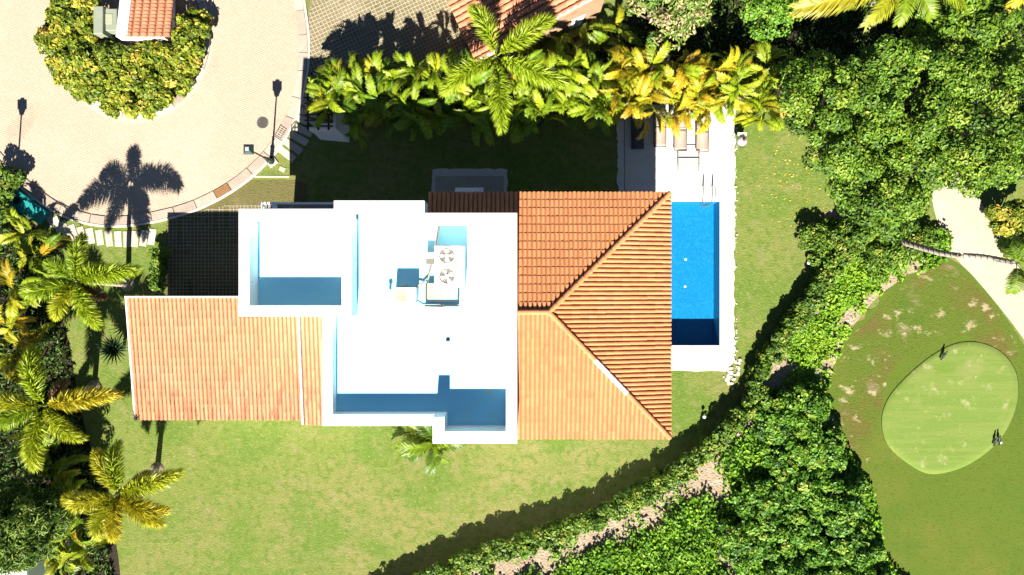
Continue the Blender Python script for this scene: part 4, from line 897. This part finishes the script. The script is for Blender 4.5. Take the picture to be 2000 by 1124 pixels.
def tree(name, label, cat, base, top, rx, ry, zlo, zhi, m, nclump=60, cr=(.30, .72), per=110, lsize=.195, asp=.52, trunk=.16, group=None, ang=0.0, bark=None, low=-.2):
    """base and crown centre in metres; crown ellipsoid rx, ry between zlo and zhi"""
    t = thing(name, base, label, cat, group); base = Vector(base); top = Vector(top)
    ca, sa = math.cos(ang), math.sin(ang); zc, rz = zlo + (zhi - zlo) * .35, (zhi - zlo) * .65
    cs, rad = [], []
    for k in range(nclump):
        d = RNG.normal(size=3); d /= np.linalg.norm(d)
        if d[2] < low: d[2] = -d[2]
        q = RNG.uniform(.5, 1.0) ** .5 * (.86 + .14 * math.sin(3 * math.atan2(d[1], d[0]) + k % 2)); x, y = d[0] * rx * q, d[1] * ry * q
        cs.append((top.x + x * ca - y * sa, top.y + x * sa + y * ca, zc + d[2] * rz * q)); rad.append(RNG.uniform(*cr))
    cs, rad = np.array(cs), np.array(rad)
    P, N, T = clump_points(cs, rad, per * (rad / np.mean(cr)) ** 2, .5)
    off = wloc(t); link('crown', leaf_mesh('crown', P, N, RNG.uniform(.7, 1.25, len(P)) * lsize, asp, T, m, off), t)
    fork = Vector((base.x * .5 + top.x * .5, base.y * .5 + top.y * .5, zlo * .55 + .1))
    tr = MB().tube(spline([base - Vector((0, 0, .1)), base.lerp(fork, .5) + Vector((.08, .05, 0)), fork], 4), list(np.linspace(trunk * 1.3, trunk * .8, 9)), 8)
    part('trunk', tr, bark or M['bark'], t, True)
    for k in range(0, nclump, max(1, nclump // 14)):
        e = Vector(cs[k]); mid = fork.lerp(e, .5) + Vector((0, 0, -.12 * (e - fork).length)); 
        part('limb', MB().tube(spline([fork, mid, e], 3), list(np.linspace(trunk * .55, .02, 7)), 5), bark or M['bark'], t, True)
    return t
def shrub(name, label, cat, px_, py_, zt, rpx, m, n=16, per=90, lsize=.2, asp=.5, group=None, cr=(.25, .45)):
    r = rpx / PPM * (CAM_H - zt * .6) / CAM_H; c = W(px_, py_, zt * .6)
    return tree(name, label, cat, (c.x, c.y, 0), (c.x, c.y, 0), r, r, zt * .25, zt - .15, m, n, cr, per, lsize, asp, .06, group)

# --- palms
def frond_mesh(name, L, wl, nleaf, e0, droop, plume, seed, lw=.05, start=.14):
    rr = random.Random(seed); mb = MB(); n = 14; p = Vector((0, 0, 0)); pts = [p.copy()]; tan = []
    for i in range(n):
        th = e0 - droop * ((i + .5) / n) ** 1.25; d = Vector((math.cos(th), 0, math.sin(th))); p = p + d * (L / n); pts.append(p.copy()); tan.append(d)
    tan.append(tan[-1]); sway = rr.uniform(-.12, .12) * L
    for i, q in enumerate(pts): q.y += sway * (i / n) ** 2
    mb.tube(pts, list(np.linspace(.026, .006, n + 1)), 4, tint=.95)
    for k in range(nleaf):
        s = start + (1 - start) * (k + rr.random()) / nleaf; f = s * n; i = min(int(f), n - 1); o = pts[i].lerp(pts[i + 1], f - i); t = tan[i]; side = Vector((0, 1, 0)); nrm = t.cross(side) * -1
        if nrm.z < 0: nrm = -nrm
        u = (s - start) / (1 - start); prof = (min(1, .35 + u * 2.6)) * (1 - .55 * max(0, u - .55) / .45)
        ln = wl * prof * rr.uniform(.85, 1.12)
        fw = (rr.uniform(.08, .36) if plume else rr.uniform(.5, .8)) + .35 * u
        if plume: ph = rr.uniform(0, 6.283); out = side * math.cos(ph) + nrm * math.sin(ph)
        else: sg = 1 if k % 2 else -1; out = side * (sg * math.cos(.45)) + nrm * (math.sin(.45) * rr.uniform(.3, 1.2))
        d = (out + t * fw).normalized(); wv = d.cross(nrm if not plume else t); wv = wv.normalized() * (lw * .5)
        if plume: wv = d.cross(Vector((rr.gauss(0, 1), rr.gauss(0, 1), .6))).normalized() * (lw * .5)
        m_ = o + d * ln * .55; tip = o + d * ln + Vector((0, 0, -.16 * ln)) + t * .06
        mb.add([o - wv * .5, o + wv * .5, m_ + wv, m_ - wv, tip], [(0, 1, 2, 3), (3, 2, 4)], (.15 + rr.random() * .7 if plume else rr.random() * .75) + .15 * u)
    return mesh(name, mb, M['frond'])
FOX = [frond_mesh('frond', 1.0 * 2.9, .64, 820, R(34), R(92), True, s, .042, .10) for s in range(4)]
foxh = 2.35       # horizontal reach of those fronds
ARE = [frond_mesh('frond', 2.2, .50, 120, R(e), R(d), False, 20 + i, .062) for i, (e, d) in enumerate(((62, 105), (50, 95), (72, 120), (40, 85), (80, 95), (55, 130)))]
COCO = [frond_mesh('frond', 3.9, .85, 130, R(30), R(80), False, 40 + i, .075, .18) for i in range(3)]
def put_frond(t, me, loc, az, tilt, sc, col, roll=0.0):
    o = link('frond', me, t)
    o.matrix_local = Matrix.Translation(Vector(loc) - wloc(t)) @ Matrix.Rotation(az, 4, 'Z') @ Matrix.Rotation(tilt, 4, 'Y') @ Matrix.Rotation(roll, 4, 'X') @ Matrix.Diagonal((sc[0], sc[1], sc[2], 1))
    o.color = (*col, 1); return o
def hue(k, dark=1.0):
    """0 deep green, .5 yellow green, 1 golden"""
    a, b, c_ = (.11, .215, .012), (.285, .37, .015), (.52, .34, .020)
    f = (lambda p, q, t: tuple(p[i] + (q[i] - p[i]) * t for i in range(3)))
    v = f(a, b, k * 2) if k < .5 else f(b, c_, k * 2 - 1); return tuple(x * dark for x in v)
def foxtail(base_px, crown_px, zc, tips, label, hues, extra=()):
    b = W(*base_px); c = W(crown_px[0], crown_px[1], zc)
    t = thing('foxtail_palm', (b.x, b.y, 0), label, 'palm tree', 'bottle-brush palms round the villa')
    sp = spline([(b.x, b.y, -.1), b.lerp(c, .5) + Vector((0, 0, .1)), (c.x, c.y, zc - .35)], 5)
    part('trunk', MB().tube(sp, list(np.linspace(.17, .10, len(sp))), 10), M['palmtrunk'], t, True)
    part('crownshaft', MB().tube([(c.x, c.y, zc - .55), (c.x, c.y, zc - .2), (c.x, c.y, zc + .05), (c.x, c.y, zc + .25)], [.11, .12, .08, .02], 10), M['crownshaft'], t, True)
    part('root_ring', MB().lathe((b.x, b.y, -.02), [(.42, 0), (.40, .06), (.22, .12), (.18, .2)], 12), M['earth'], t, True)
    for k, (tx, ty) in enumerate(tips):
        e = W(tx, ty, zc - .3); d = e - c; reach = math.hypot(d.x, d.y)
        s = reach / foxh; sy = min(1.05, max(.85, s)); put_frond(t, FOX[k % 4], (c.x, c.y, zc), math.atan2(d.y, d.x), 0, (s, sy, sy), hue(hues[k % len(hues)] + random.uniform(-.08, .08)), random.uniform(-.3, .3))
    for k in range(2):
        az = random.uniform(0, 6.28); put_frond(t, FOX[k], (c.x, c.y, zc - .15), az, .75, (.62, .6, .6), (.17, .10, .045), .4)['label'] = 'dead brown drooping frond'
    part('spear_leaf', MB().tube([(c.x, c.y, zc + .1), (c.x + .1, c.y + .08, zc + 1.0)], [.03, .008], 6), M['crownshaft'], t, True)
    return t
foxtail((970, 175), (968, 112), 5.0, [(936, 22), (1062, 40), (1088, 172), (985, 240), (872, 168)], 'tall bottle-brush palm above the areca hedge, against the neighbour roof', [.42, .36, .36, .45, .38])
foxtail((250, 556), (151, 549), 4.3, [(170, 470), (212, 520), (258, 538), (62, 577), (110, 612), (196, 627), (108, 508)], 'bottle-brush palm left of the driveway with its pale trunk showing', [.30, .38, .45, .40, .62, .48, .2])
foxtail((184, 756), (89, 792), 4.3, [(75, 690), (214, 764), (148, 858), (78, 904), (-12, 774), (-2, 828)], 'bottle-brush palm at the left edge with long golden green fronds', [.42, .68, .5, .58, .6, .34])
foxtail((307, 918), (233, 964), 4.2, [(203, 884), (224, 876), (342, 936), (320, 992), (305, 1022), (234, 1046), (189, 1034), (142, 980)], 'golden bottle-brush palm standing on the lower lawn', [.72, .42, .62, .75, .65, .72, .62, .68])

def areca(px_, py_, zc, label, k_hue, n=13, sc=1.0, group='feathery palms of the clipped screen', dark=1.0, spread=.45, seed=0, name='areca_palm'):
    rr = random.Random(1000 + seed); c = W(px_, py_, zc); t = thing(name, (c.x, c.y, 0), label, 'palm', group)
    st = MB(); tops = []
    for k in range(5):
        a = k * 1.257 + rr.random(); q = Vector((c.x + spread * math.cos(a) * rr.uniform(.4, 1), c.y + spread * math.sin(a) * rr.uniform(.4, 1), zc * rr.uniform(.6, .85))); tops.append(q)
        st.tube([(c.x + .15 * math.cos(a), c.y + .15 * math.sin(a), -.05), (c.x + (q.x - c.x) * .6, c.y + (q.y - c.y) * .6, q.z * .6), q], [.05, .045, .04], 6)
    part('stems', st, M['crownshaft'], t, True)
    for k in range(n):
        q = tops[k % 5]; az = rr.uniform(0, 6.283); s = sc * rr.uniform(.72, 1.05)
        col = hue(min(1, max(0, k_hue + rr.gauss(0, .18))), dark * rr.uniform(.75, 1.2))
        put_frond(t, ARE[(k + seed) % 6], q, az, rr.uniform(-.25, .45), (s, s * 1.05, s), col, rr.uniform(-.9, .9))
    return t
# screen along the north: west (green) to east (golden)
x = 642; k = 0; rowy = (152, 196)
while x < 1520:
    f = (x - 640) / 880; kh = .36 + .08 * math.sin(k * 1.7) if x < 1190 else (.72 + .08 * math.sin(k * 2.1) if x < 1400 else .48)
    for r_ in range(2):
        if r_ == 0 and (920 < x < 1010): continue
        yy = rowy[r_] + random.uniform(-14, 12) + (-14 if x > 1220 and r_ == 0 else 0) + (8 if 700 < x < 1100 and r_ == 1 else 0) - (11 if 1220 < x < 1440 and r_ == 1 else 0)
        col = int(round((x - 642) / 53)); ordn = ('first', 'second', 'third', 'fourth', 'fifth', 'sixth'); row = 'front' if r_ else 'back'
        where = (f'areca palm nearest the bin store, {row} row' if x < 690 else f'green areca palm, {row} row, {ordn[5 - col]} left of the tall bottle-brush palm' if x < 930 else f'green areca palm, {row} row, {ordn[min(5, col - 6)]} right of the tall bottle-brush palm' if x < 1190
                 else f'golden areca palm above the loungers, {row} row, {ordn[col - 11]} from the left' if x < 1400 else f'yellow green areca palm by the big tree, {row} row, {ordn[16 - col]} from the right end')
        areca(x + random.uniform(-10, 10), yy, 3.0 + random.uniform(-.3, .35), where, kh, n=22, sc=.74, seed=k, spread=.62)
        k += 1
    x += 53
# left side mass
LB = [(45, 455, .5, 'broad yellow green palm clump beside the teal box'), (70, 492, .42, 'palm clump between the teal box and the bottle-brush palm'), (15, 560, .6, 'low palm clump at the left edge, level with the driveway'), (15, 640, .8, 'orange tinted palm clump at the left edge'), (45, 668, .85, 'rust and yellow palm clump in deep shade at the left'), (0, 705, .7, 'golden palm clump at the left edge above the golden bottle-brush fronds'),
      (95, 930, .5, 'palm clump behind the golden palm on the lower lawn'), (120, 985, .5, 'drooping palm clump between narrow-leaved tree and golden palm'), (130, 1040, .48, 'arching palm clump near the bottom left, upper one'), (160, 1085, .45, 'arching palm clump near the bottom left, right one'), (110, 1100, .55, 'arching palm clump near the bottom left beside the brown yard'), (60, 880, .42, 'dark palm clump under the left bottle-brush palm')]
for i, (x, y, kh, lab) in enumerate(LB): areca(x, y, (2.2 + (i % 3) * .3) if i > 1 else 1.5, lab, kh, n=9, sc=.78, group='palm clumps along the left boundary', dark=.95, seed=60 + i, spread=.35)
# planting bed under the left mass
struct('planting_bed', MB().sheet([W(p.x, p.y) for p in spline([Vector((x, y, 0)) for x, y in [(-200, 400), (-10, 360), (20, 400), (70, 440), (105, 480), (100, 560), (130, 650), (150, 760), (170, 850), (200, 930), (215, 1000), (235, 1124), (240, 1300), (-200, 1300)]], 4, True)], .012), M['shade_soil'])
struct('hedge_bed', MB().sheet(pxs([(606, 140), (700, 130), (900, 128), (1200, 118), (1540, 95), (1560, 190), (1500, 215), (1436, 206), (1100, 222), (690, 220), (625, 225)]), .01), M['shade_soil'])
struct('shade_bed', MB().sheet(pxs([(1050, 118), (1140, 62), (1225, 40), (1260, -40), (1600, -90), (2050, -70), (2080, 330), (1960, 360), (1860, 330), (1700, 340), (1560, 190), (1400, 105)]), .014), M['shade_soil'])  # dark sheet, its colour standing in for tree shade on the ground
# palm sheltering under the flat roof edge
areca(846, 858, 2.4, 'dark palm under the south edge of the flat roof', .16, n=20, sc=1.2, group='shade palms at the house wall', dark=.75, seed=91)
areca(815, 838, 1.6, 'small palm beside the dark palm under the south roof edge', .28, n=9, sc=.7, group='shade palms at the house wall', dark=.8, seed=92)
# low palms in the deep shade north-east of the neighbour's wall
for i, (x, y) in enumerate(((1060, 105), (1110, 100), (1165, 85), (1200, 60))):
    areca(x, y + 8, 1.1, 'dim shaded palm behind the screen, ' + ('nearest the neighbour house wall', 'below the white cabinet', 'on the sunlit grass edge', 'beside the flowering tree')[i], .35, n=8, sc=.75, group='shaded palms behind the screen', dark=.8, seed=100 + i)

# coconut palms
def coco(name, pts, tips, label, hues, dark=1.0, trunkr=(.17, .11)):
    P = [W(*p) for p in pts]; t = thing(name, (P[0].x, P[0].y, 0), label, 'palm tree')
    sp = spline(P, 6); part('trunk', MB().tube(sp, list(np.linspace(trunkr[0], trunkr[1], len(sp))), 10), M['palmtrunk'], t, True)
    c = P[-1]; rg = MB()
    for i in range(2, len(sp) - 1): 
        d = (sp[i + 1] - sp[i - 1]).normalized(); r_ = trunkr[0] + (trunkr[1] - trunkr[0]) * i / len(sp)
        rg.tube([sp[i] - d * .03, sp[i] + d * .03], [r_ * 1.10, r_ * 1.03], 10)
    part('trunk_rings', rg, M['bark'], t, True)
    for k, (tx, ty, zt) in enumerate(tips):
        d = W(tx, ty, zt) - c; reach = math.hypot(d.x, d.y); s = reach / 3.1
        put_frond(t, COCO[k % 3], c, math.atan2(d.y, d.x), 0, (s, max(.8, min(1.1, s)), max(.8, min(1, s))), hue(hues[k % len(hues)], dark), random.uniform(-.5, .5))
    return t
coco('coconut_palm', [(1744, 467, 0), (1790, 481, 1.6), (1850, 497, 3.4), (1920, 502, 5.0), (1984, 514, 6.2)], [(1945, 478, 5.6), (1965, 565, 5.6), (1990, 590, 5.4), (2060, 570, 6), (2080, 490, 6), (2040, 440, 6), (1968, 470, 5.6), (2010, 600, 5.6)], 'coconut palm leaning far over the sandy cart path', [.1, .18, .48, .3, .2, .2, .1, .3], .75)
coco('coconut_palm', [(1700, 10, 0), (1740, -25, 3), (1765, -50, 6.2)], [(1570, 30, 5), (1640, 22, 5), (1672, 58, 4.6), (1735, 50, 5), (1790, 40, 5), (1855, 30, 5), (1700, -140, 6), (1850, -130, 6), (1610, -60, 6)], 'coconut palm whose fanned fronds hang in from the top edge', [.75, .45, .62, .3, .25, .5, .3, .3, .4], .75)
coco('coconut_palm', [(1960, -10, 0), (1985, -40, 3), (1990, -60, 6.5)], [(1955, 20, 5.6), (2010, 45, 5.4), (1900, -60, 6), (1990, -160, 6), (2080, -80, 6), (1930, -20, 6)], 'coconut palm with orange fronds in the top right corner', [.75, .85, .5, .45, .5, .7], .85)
# spiky plant by the garage
c = W(225, 682, .9); t = thing('spiky_yucca', (c.x, c.y, 0), 'dark round spiky plant at the corner of the garage roof', 'plant')
part('stem', MB().tube([(c.x, c.y, -.05), (c.x, c.y, .9)], [.1, .08], 8), M['bark'], t, True)
mb = MB()
for k in range(110):
    a = k * 2.399; el = R(8 + 75 * ((k / 110) ** 1.5)); L = random.uniform(.85, 1.15); d = Vector((math.cos(a) * math.cos(el), math.sin(a) * math.cos(el), math.sin(el))); s = Vector((-math.sin(a), math.cos(a), 0)) * .034
    o = Vector((c.x, c.y, .9)); mb.add([o - s * .6, o + s * .6, o + d * L * .45 + s, o + d * L * .45 - s, o + d * L + Vector((0, 0, -.12))], [(0, 1, 2, 3), (3, 2, 4)])
part('leaf_rosette', mb, M['yucca'], t)

# --- broadleaf trees
def tr(px_, py_, z, base_px, rx, ry, label, m, **kw):
    c = W(px_, py_, z); b = W(*base_px); return tree('broadleaf_tree', label, 'tree', (b.x, b.y, 0), (c.x, c.y, 0), rx, ry, z - 2.6, z + 1.5, m, group='broadleaf trees', **kw)
tr(1655, 212, 5.2, (1610, 255), 3.2, 3.3, 'big glossy tree next to the lawn and the golden palm screen', M['leaf_tree'], nclump=105, per=145)
tr(1790, 165, 6.0, (1700, 240), 3.9, 3.0, 'big tree with a pale forked trunk showing, below the hanging fronds', M['leaf_tree'], nclump=105, per=145)
tr(1935, 215, 6.0, (1820, 280), 3.4, 4.2, 'dense tree filling the right edge above the cart path', M['leaf_tree'], nclump=105, per=145)
tr(1755, 338, 4.6, (1680, 360), 3.2, 3.0, 'lower spreading tree between the lawn and the cart path', M['leaf_tree'], nclump=98, per=145)
tr(1688, 318, 4.0, (1640, 350), 2.0, 2.0, 'low bough tree overhanging the lawn edge', M['leaf_tree'], nclump=80, per=90)
tr(1905, 55, 5.5, (1850, 110), 2.8, 2.4, 'dark tree behind the big trees, under the orange fronds', M['leaf_tree'], nclump=100, per=115)
tr(1310, 8, 4.2, (1300, 50), 2.0, 1.5, 'brownish flowering tree at the top edge, above the golden screen', M['leaf_flower'], nclump=56, per=80, lsize=.25, asp=.42)
tr(1520, -12, 4.5, (1480, 40), 2.2, 1.5, 'pale green tree cut by the top edge', M['leaf_grape'], nclump=36, per=110)
tr(25, 1030, 4.0, (90, 1000), 2.0, 2.3, 'fine-leaved bright tree in the bottom left corner', M['leaf_fine'], nclump=110, per=110, lsize=.30, asp=.24)
shrub('flowering_shrub', 'yellow flecked shrub beside the cart path at the right edge', 'shrub', 1975, 425, 1.8, 45, M['leaf_croton'], 22, 100, .24)
shrub('flowering_shrub', 'dark yellow-edged shrub under the leaning palm crown', 'shrub', 1990, 480, 1.4, 32, M['leaf_croton'], 16, 90, .24)
# sea grape thicket
for i, (x, y, r_, z, lab) in enumerate([(1522, 822, 44, 2.0, 'sea grape bush beside the bare beige strip, uppermost of the thicket'), (1570, 800, 50, 2.1, 'sea grape bush bordering the golf grass, uppermost'), (1545, 880, 62, 2.3, 'sea grape bush in the middle of the upper thicket'), (1610, 890, 50, 2.2, 'sea grape bush on the golf edge below the uppermost one'),
        (1580, 965, 64, 2.5, 'tall sea grape bush in the centre of the thicket'), (1645, 985, 55, 2.3, 'sea grape bush pushing out over the golf grass'), (1492, 990, 56, 2.2, 'sea grape bush south of the dark hollow'), (1525, 1050, 66, 2.4, 'sea grape bush near the bottom edge, middle'), (1620, 1060, 66, 2.4, 'sea grape bush near the bottom edge by the golf grass'), (1675, 1085, 42, 2.0, 'lowest sea grape bush beside the golf grass'), (1452, 1064, 48, 1.8, 'sea grape bush near the bottom edge, left one'), (1560, 1140, 80, 2.4, 'sea grape bush cut by the bottom edge'), (1680, 1150, 60, 2.2, 'sea grape bush at the bottom edge against the golf grass')]):
    shrub('sea_grape', lab, 'bush', x, y, .7 + z * .42 * random.uniform(.75, 1.15), r_ * 1.1, M['leaf_grape'], 52, 68, .215, .7, 'sea grape thicket', (.2, .42))
# bushes under the big tree
for x, y, r_, z, lab in [(1660, 470, 40, 1.2, 'brown tinged bush under the low bough'), (1600, 470, 38, 1.2, 'hedge bush at the head of the hedge by the lawn'), (1720, 505, 45, 1.3, 'mixed bush beside the foot of the leaning palm'), (1692, 425, 48, 1.9, 'green bush at the root of the big trees'), (1800, 470, 38, 1.0, 'low bush between the leaning trunk and the cart path')]:
    shrub('bush', lab, 'bush', x, y, z, r_, M['leaf_hedge'] if z < 1.25 else M['leaf_tree'], 20, 95, .2, .5, 'bushes below the big trees')
# driveway shrub
for y in (500, 525, 552): shrub('driveway_shrub', 'narrow clipped shrub along the left side of the shaded driveway', 'shrub', 309, y, 1.1, 16, M['leaf_hedge'], 12, 90, .15, .6, 'shrubs beside the driveway', (.2, .32))
# island shrubs
CL = {}
def croton_label(x, y):
    ring = 'outer' if math.dist((x, y), (255, 68)) > 112 else 'inner'
    side = 'left of the transformer' if x < 175 and y < 130 else 'below the transformer' if x < 235 else 'below the kiosk' if x < 335 else 'at the shaded right end'
    k = CL.get((ring, side), 0); CL[(ring, side)] = k + 1
    return f'croton shrub {side}, {ring} row, ' + ('palest', 'roundest', 'yellow flecked', 'greenest', 'broadest', 'densest', 'orange tipped', 'lowest', 'darkest')[k % 9] if False else f'yellow green croton shrub {side} on the island, {ring} row'
kk = 0
for a, rr_, n_ in ((0, 96, 13), (0, 128, 15)):
    for q in np.linspace(-.15, math.pi + .55, n_):
        x, y = 255 + (rr_ + random.uniform(-8, 8)) * math.cos(q) * (1.12 if math.cos(q) < 0 else .92), 68 + (rr_ * 1.0) * math.sin(q) + random.uniform(-6, 6)
        if 236 < x < 350 and y < 100: continue
        if 175 < x < 240 and y < 88: continue
        shrub('croton_shrub', croton_label(x, y), 'shrub', x, y, 1.5 if rr_ < 100 else 1.15, 30, M['leaf_croton'], 14, 62, .27, .62, 'croton shrubs on the road island', (.26, .42)); kk += 1
for x, y in ((212, 112), (238, 118), (265, 116), (292, 112), (318, 108), (350, 96), (372, 60), (368, 85), (118, 40), (105, 85), (150, 10), (125, 120), (150, 70), (165, 115)): shrub('croton_shrub', croton_label(x, y), 'shrub', x, y, 1.5, 32, M['leaf_croton'], 14, 62, .27, .62, 'croton shrubs on the road island', (.26, .42))
# plants at the left road edge
for x, y in ((8, 345), (0, 375), (5, 420)): shrub('boundary_shrub', 'dark shrub at the left edge beside the teal box', 'shrub', x, y, 1.5, 26, M['leaf_hedge'], 14, 90, .2, .5, 'shrubs beside the teal box', (.25, .4))

# --- hedge along the lawn
HL = [(1628, 462), (1596, 527), (1556, 590), (1508, 650), (1470, 708), (1452, 765), (1410, 820), (1345, 880), (1272, 928), (1170, 985), (1060, 1028), (950, 1058), (860, 1098), (780, 1135), (660, 1200)]
hp = [W(p.x, p.y) for p in spline([Vector((x, y, 0)) for x, y in HL], 10)]
def hedge(name, label, pts, hgt, wid, m):
    t = thing(name, pts[len(pts) // 2], label, 'hedge', 'hedges along the lawn'); cs = []; rad = []
    st = MB()
    for i in range(len(pts) - 1):
        a, b = pts[i], pts[i + 1]; d = (b - a).normalized(); s = Vector((-d.y, d.x, 0))
        if s.y > 0: s = -s                                        # away from the lawn
        n = max(1, int((b - a).length / .10))
        for k in range(n):
            p = a.lerp(b, (k + random.random()) / n)
            for q in range(3):
                o = p + s * random.uniform(0, wid); cs.append((o.x, o.y, random.uniform(.2, hgt - .2) if q else hgt - random.uniform(.15, .35))); rad.append(random.uniform(.18, .34))
        if i % 2 == 0: st.tube([a + s * wid * .5 - Vector((0, 0, .05)), a + s * wid * .5 + Vector((.1, .05, hgt * .7))], [.04, .02], 5)
    cs, rad = np.array(cs), np.array(rad); P, N, T = clump_points(cs, rad, np.full(len(cs), 78), .8, -.9)
    o = link('foliage', leaf_mesh('foliage', P, N, RNG.uniform(.7, 1.2, len(P)) * .205, .6, T, m, wloc(t)), t); o['kind'] = 'stuff'
    part('stems', st, M['bark'], t)
cut = 46
hedge('hedge', 'dark leafy hedge between the pool lawn and the golf slope', hp[:cut], 1.15, .8, M['leaf_hedge'])
hedge('hedge', 'long leafy hedge along the lower lawn', hp[cut:], 1.2, .8, M['leaf_hedge'])

# --- ground cover on the bank (one mass)
bare = [(1507, 731, 28), (1487, 785, 12), (1465, 804, 15), (1447, 824, 13), (1429, 845, 14), (1410, 858, 14), (1393, 870, 18), (1372, 907, 24), (1398, 954, 18), (1385, 930, 16), (1352, 943, 18), (1325, 955, 13), (1300, 964, 18), (1284, 985, 13), (1269, 1006, 17), (1235, 1020, 13), (1201, 1031, 22), (1168, 1042, 16), (1139, 1052, 20), (1100, 1075, 14), (1057, 1094, 22), (1020, 1102, 14), (984, 1109, 25), (927, 1114, 15), (1424, 1104, 12), (1655, 480, 20), (1625, 525, 14), (1590, 585, 12), (1662, 622, 14), (1700, 588, 10), (1640, 668, 9), (1624, 715, 10), (1618, 765, 8), (1625, 812, 10), (1640, 850, 11), (1652, 872, 9), (1735, 560, 9), (1780, 528, 11), (1612, 740, 8)]
poly = [(p.x, p.y) for p in earth]; P = []; T = []
lush = [(1560, 640), (1620, 600), (1680, 560), (1530, 720), (1590, 700)]
while len(P) < 42000:
    x, y = random.uniform(620, 1850), random.uniform(430, 1190)
    if not inside((x, y), poly): continue
    dmin = min(math.dist((x, y), (bx, by)) - br * 1.4 for bx, by, br in bare) + random.gauss(0, 7) + 9 * math.sin(x * .21) * math.sin(y * .17) + 6 * math.sin(x * .083 + y * .11)
    if dmin < 0 and random.random() > .09: continue
    if dmin < 14 and random.random() > .3 + dmin * .05: continue
    dl = min(math.dist((x, y), q) for q in lush); q = W(x, y)
    hz = .06 + .30 * abs(math.sin(x * .043 + 1) * math.sin(y * .051)) * random.random() + (.16 if dl > 110 else 0) * random.random() * 2
    P.append((q.x, q.y, hz)); T.append(min(1, max(0, (.80 if dl < 90 else .52) + .15 * math.sin(x * .05) * math.cos(y * .06) + random.gauss(0, .18))))
P = np.array(P); N = RNG.normal(size=P.shape) * .55 + np.array([0, 0, 1.0])
me = leaf_mesh('ground_cover', P, N, RNG.uniform(.6, 1.3, len(P)) * .24, .6, np.array(T), M['leaf_cover'])
tag(link('ground_cover', me), 'low green ground cover on the bank between hedge and golf course', 'ground cover', kind='stuff')
def shade_leaves(name, label, poly, n, hmax, m, size=.3):  # low dark leaves added to blacken the beds where shade should lie
    P = []; xs = [p[0] for p in poly]; ys = [p[1] for p in poly]
    while len(P) < n:
        x, y = random.uniform(max(-60, min(xs)), min(2060, max(xs))), random.uniform(max(-60, min(ys)), min(1190, max(ys)))
        if inside((x, y), poly) and not (x < 75 and y > 1075): q = W(x, y); P.append((q.x, q.y, .05 + hmax * random.random() * (.35 + .65 * abs(math.sin(x * .09 + y * .05) * math.cos(y * .08)))))
    P = np.array(P); tag(link(name, leaf_mesh(name, P, RNG.normal(size=P.shape) * .8 + np.array([0, 0, .8]), RNG.uniform(.6, 1.3, len(P)) * size, .32, np.clip(RNG.normal(.18, .12, len(P)), 0, 1), m)), label, 'shade_filler', kind='stuff')
shade_leaves('shade_filler', 'added dark leaves standing in for shade between the left palms', [(-60, 400), (60, 440), (100, 500), (100, 560), (130, 650), (150, 760), (170, 850), (195, 930), (210, 1000), (230, 1190), (90, 1190), (80, 1000), (-60, 1000)], 9000, 1.0, M['leaf_hedge'])
shade_leaves('shade_filler', 'added dark leaves deepening the shade under the top trees', [(1060, 120), (1140, 75), (1225, 50), (1280, -60), (2060, -60), (2060, 330), (1880, 320), (1580, 190), (1400, 105)], 12000, .9, M['leaf_hedge'])
# fallen leaves on the lawn below the big tree
P = []
for k in range(160):
    q = W(random.gauss(1545, 40), random.gauss(330, 60)); P.append((q.x, q.y, .02))
P = np.array(P); me = leaf_mesh('fallen_leaves', P, RNG.normal(size=P.shape) * .2 + np.array([0, 0, 1.0]), RNG.uniform(.08, .16, len(P)), .6, RNG.uniform(.8, 1, len(P)), M['leaf_croton'])
tag(link('fallen_leaves', me), 'scattered fallen leaves on the lawn under the big tree', 'leaves', kind='stuff')
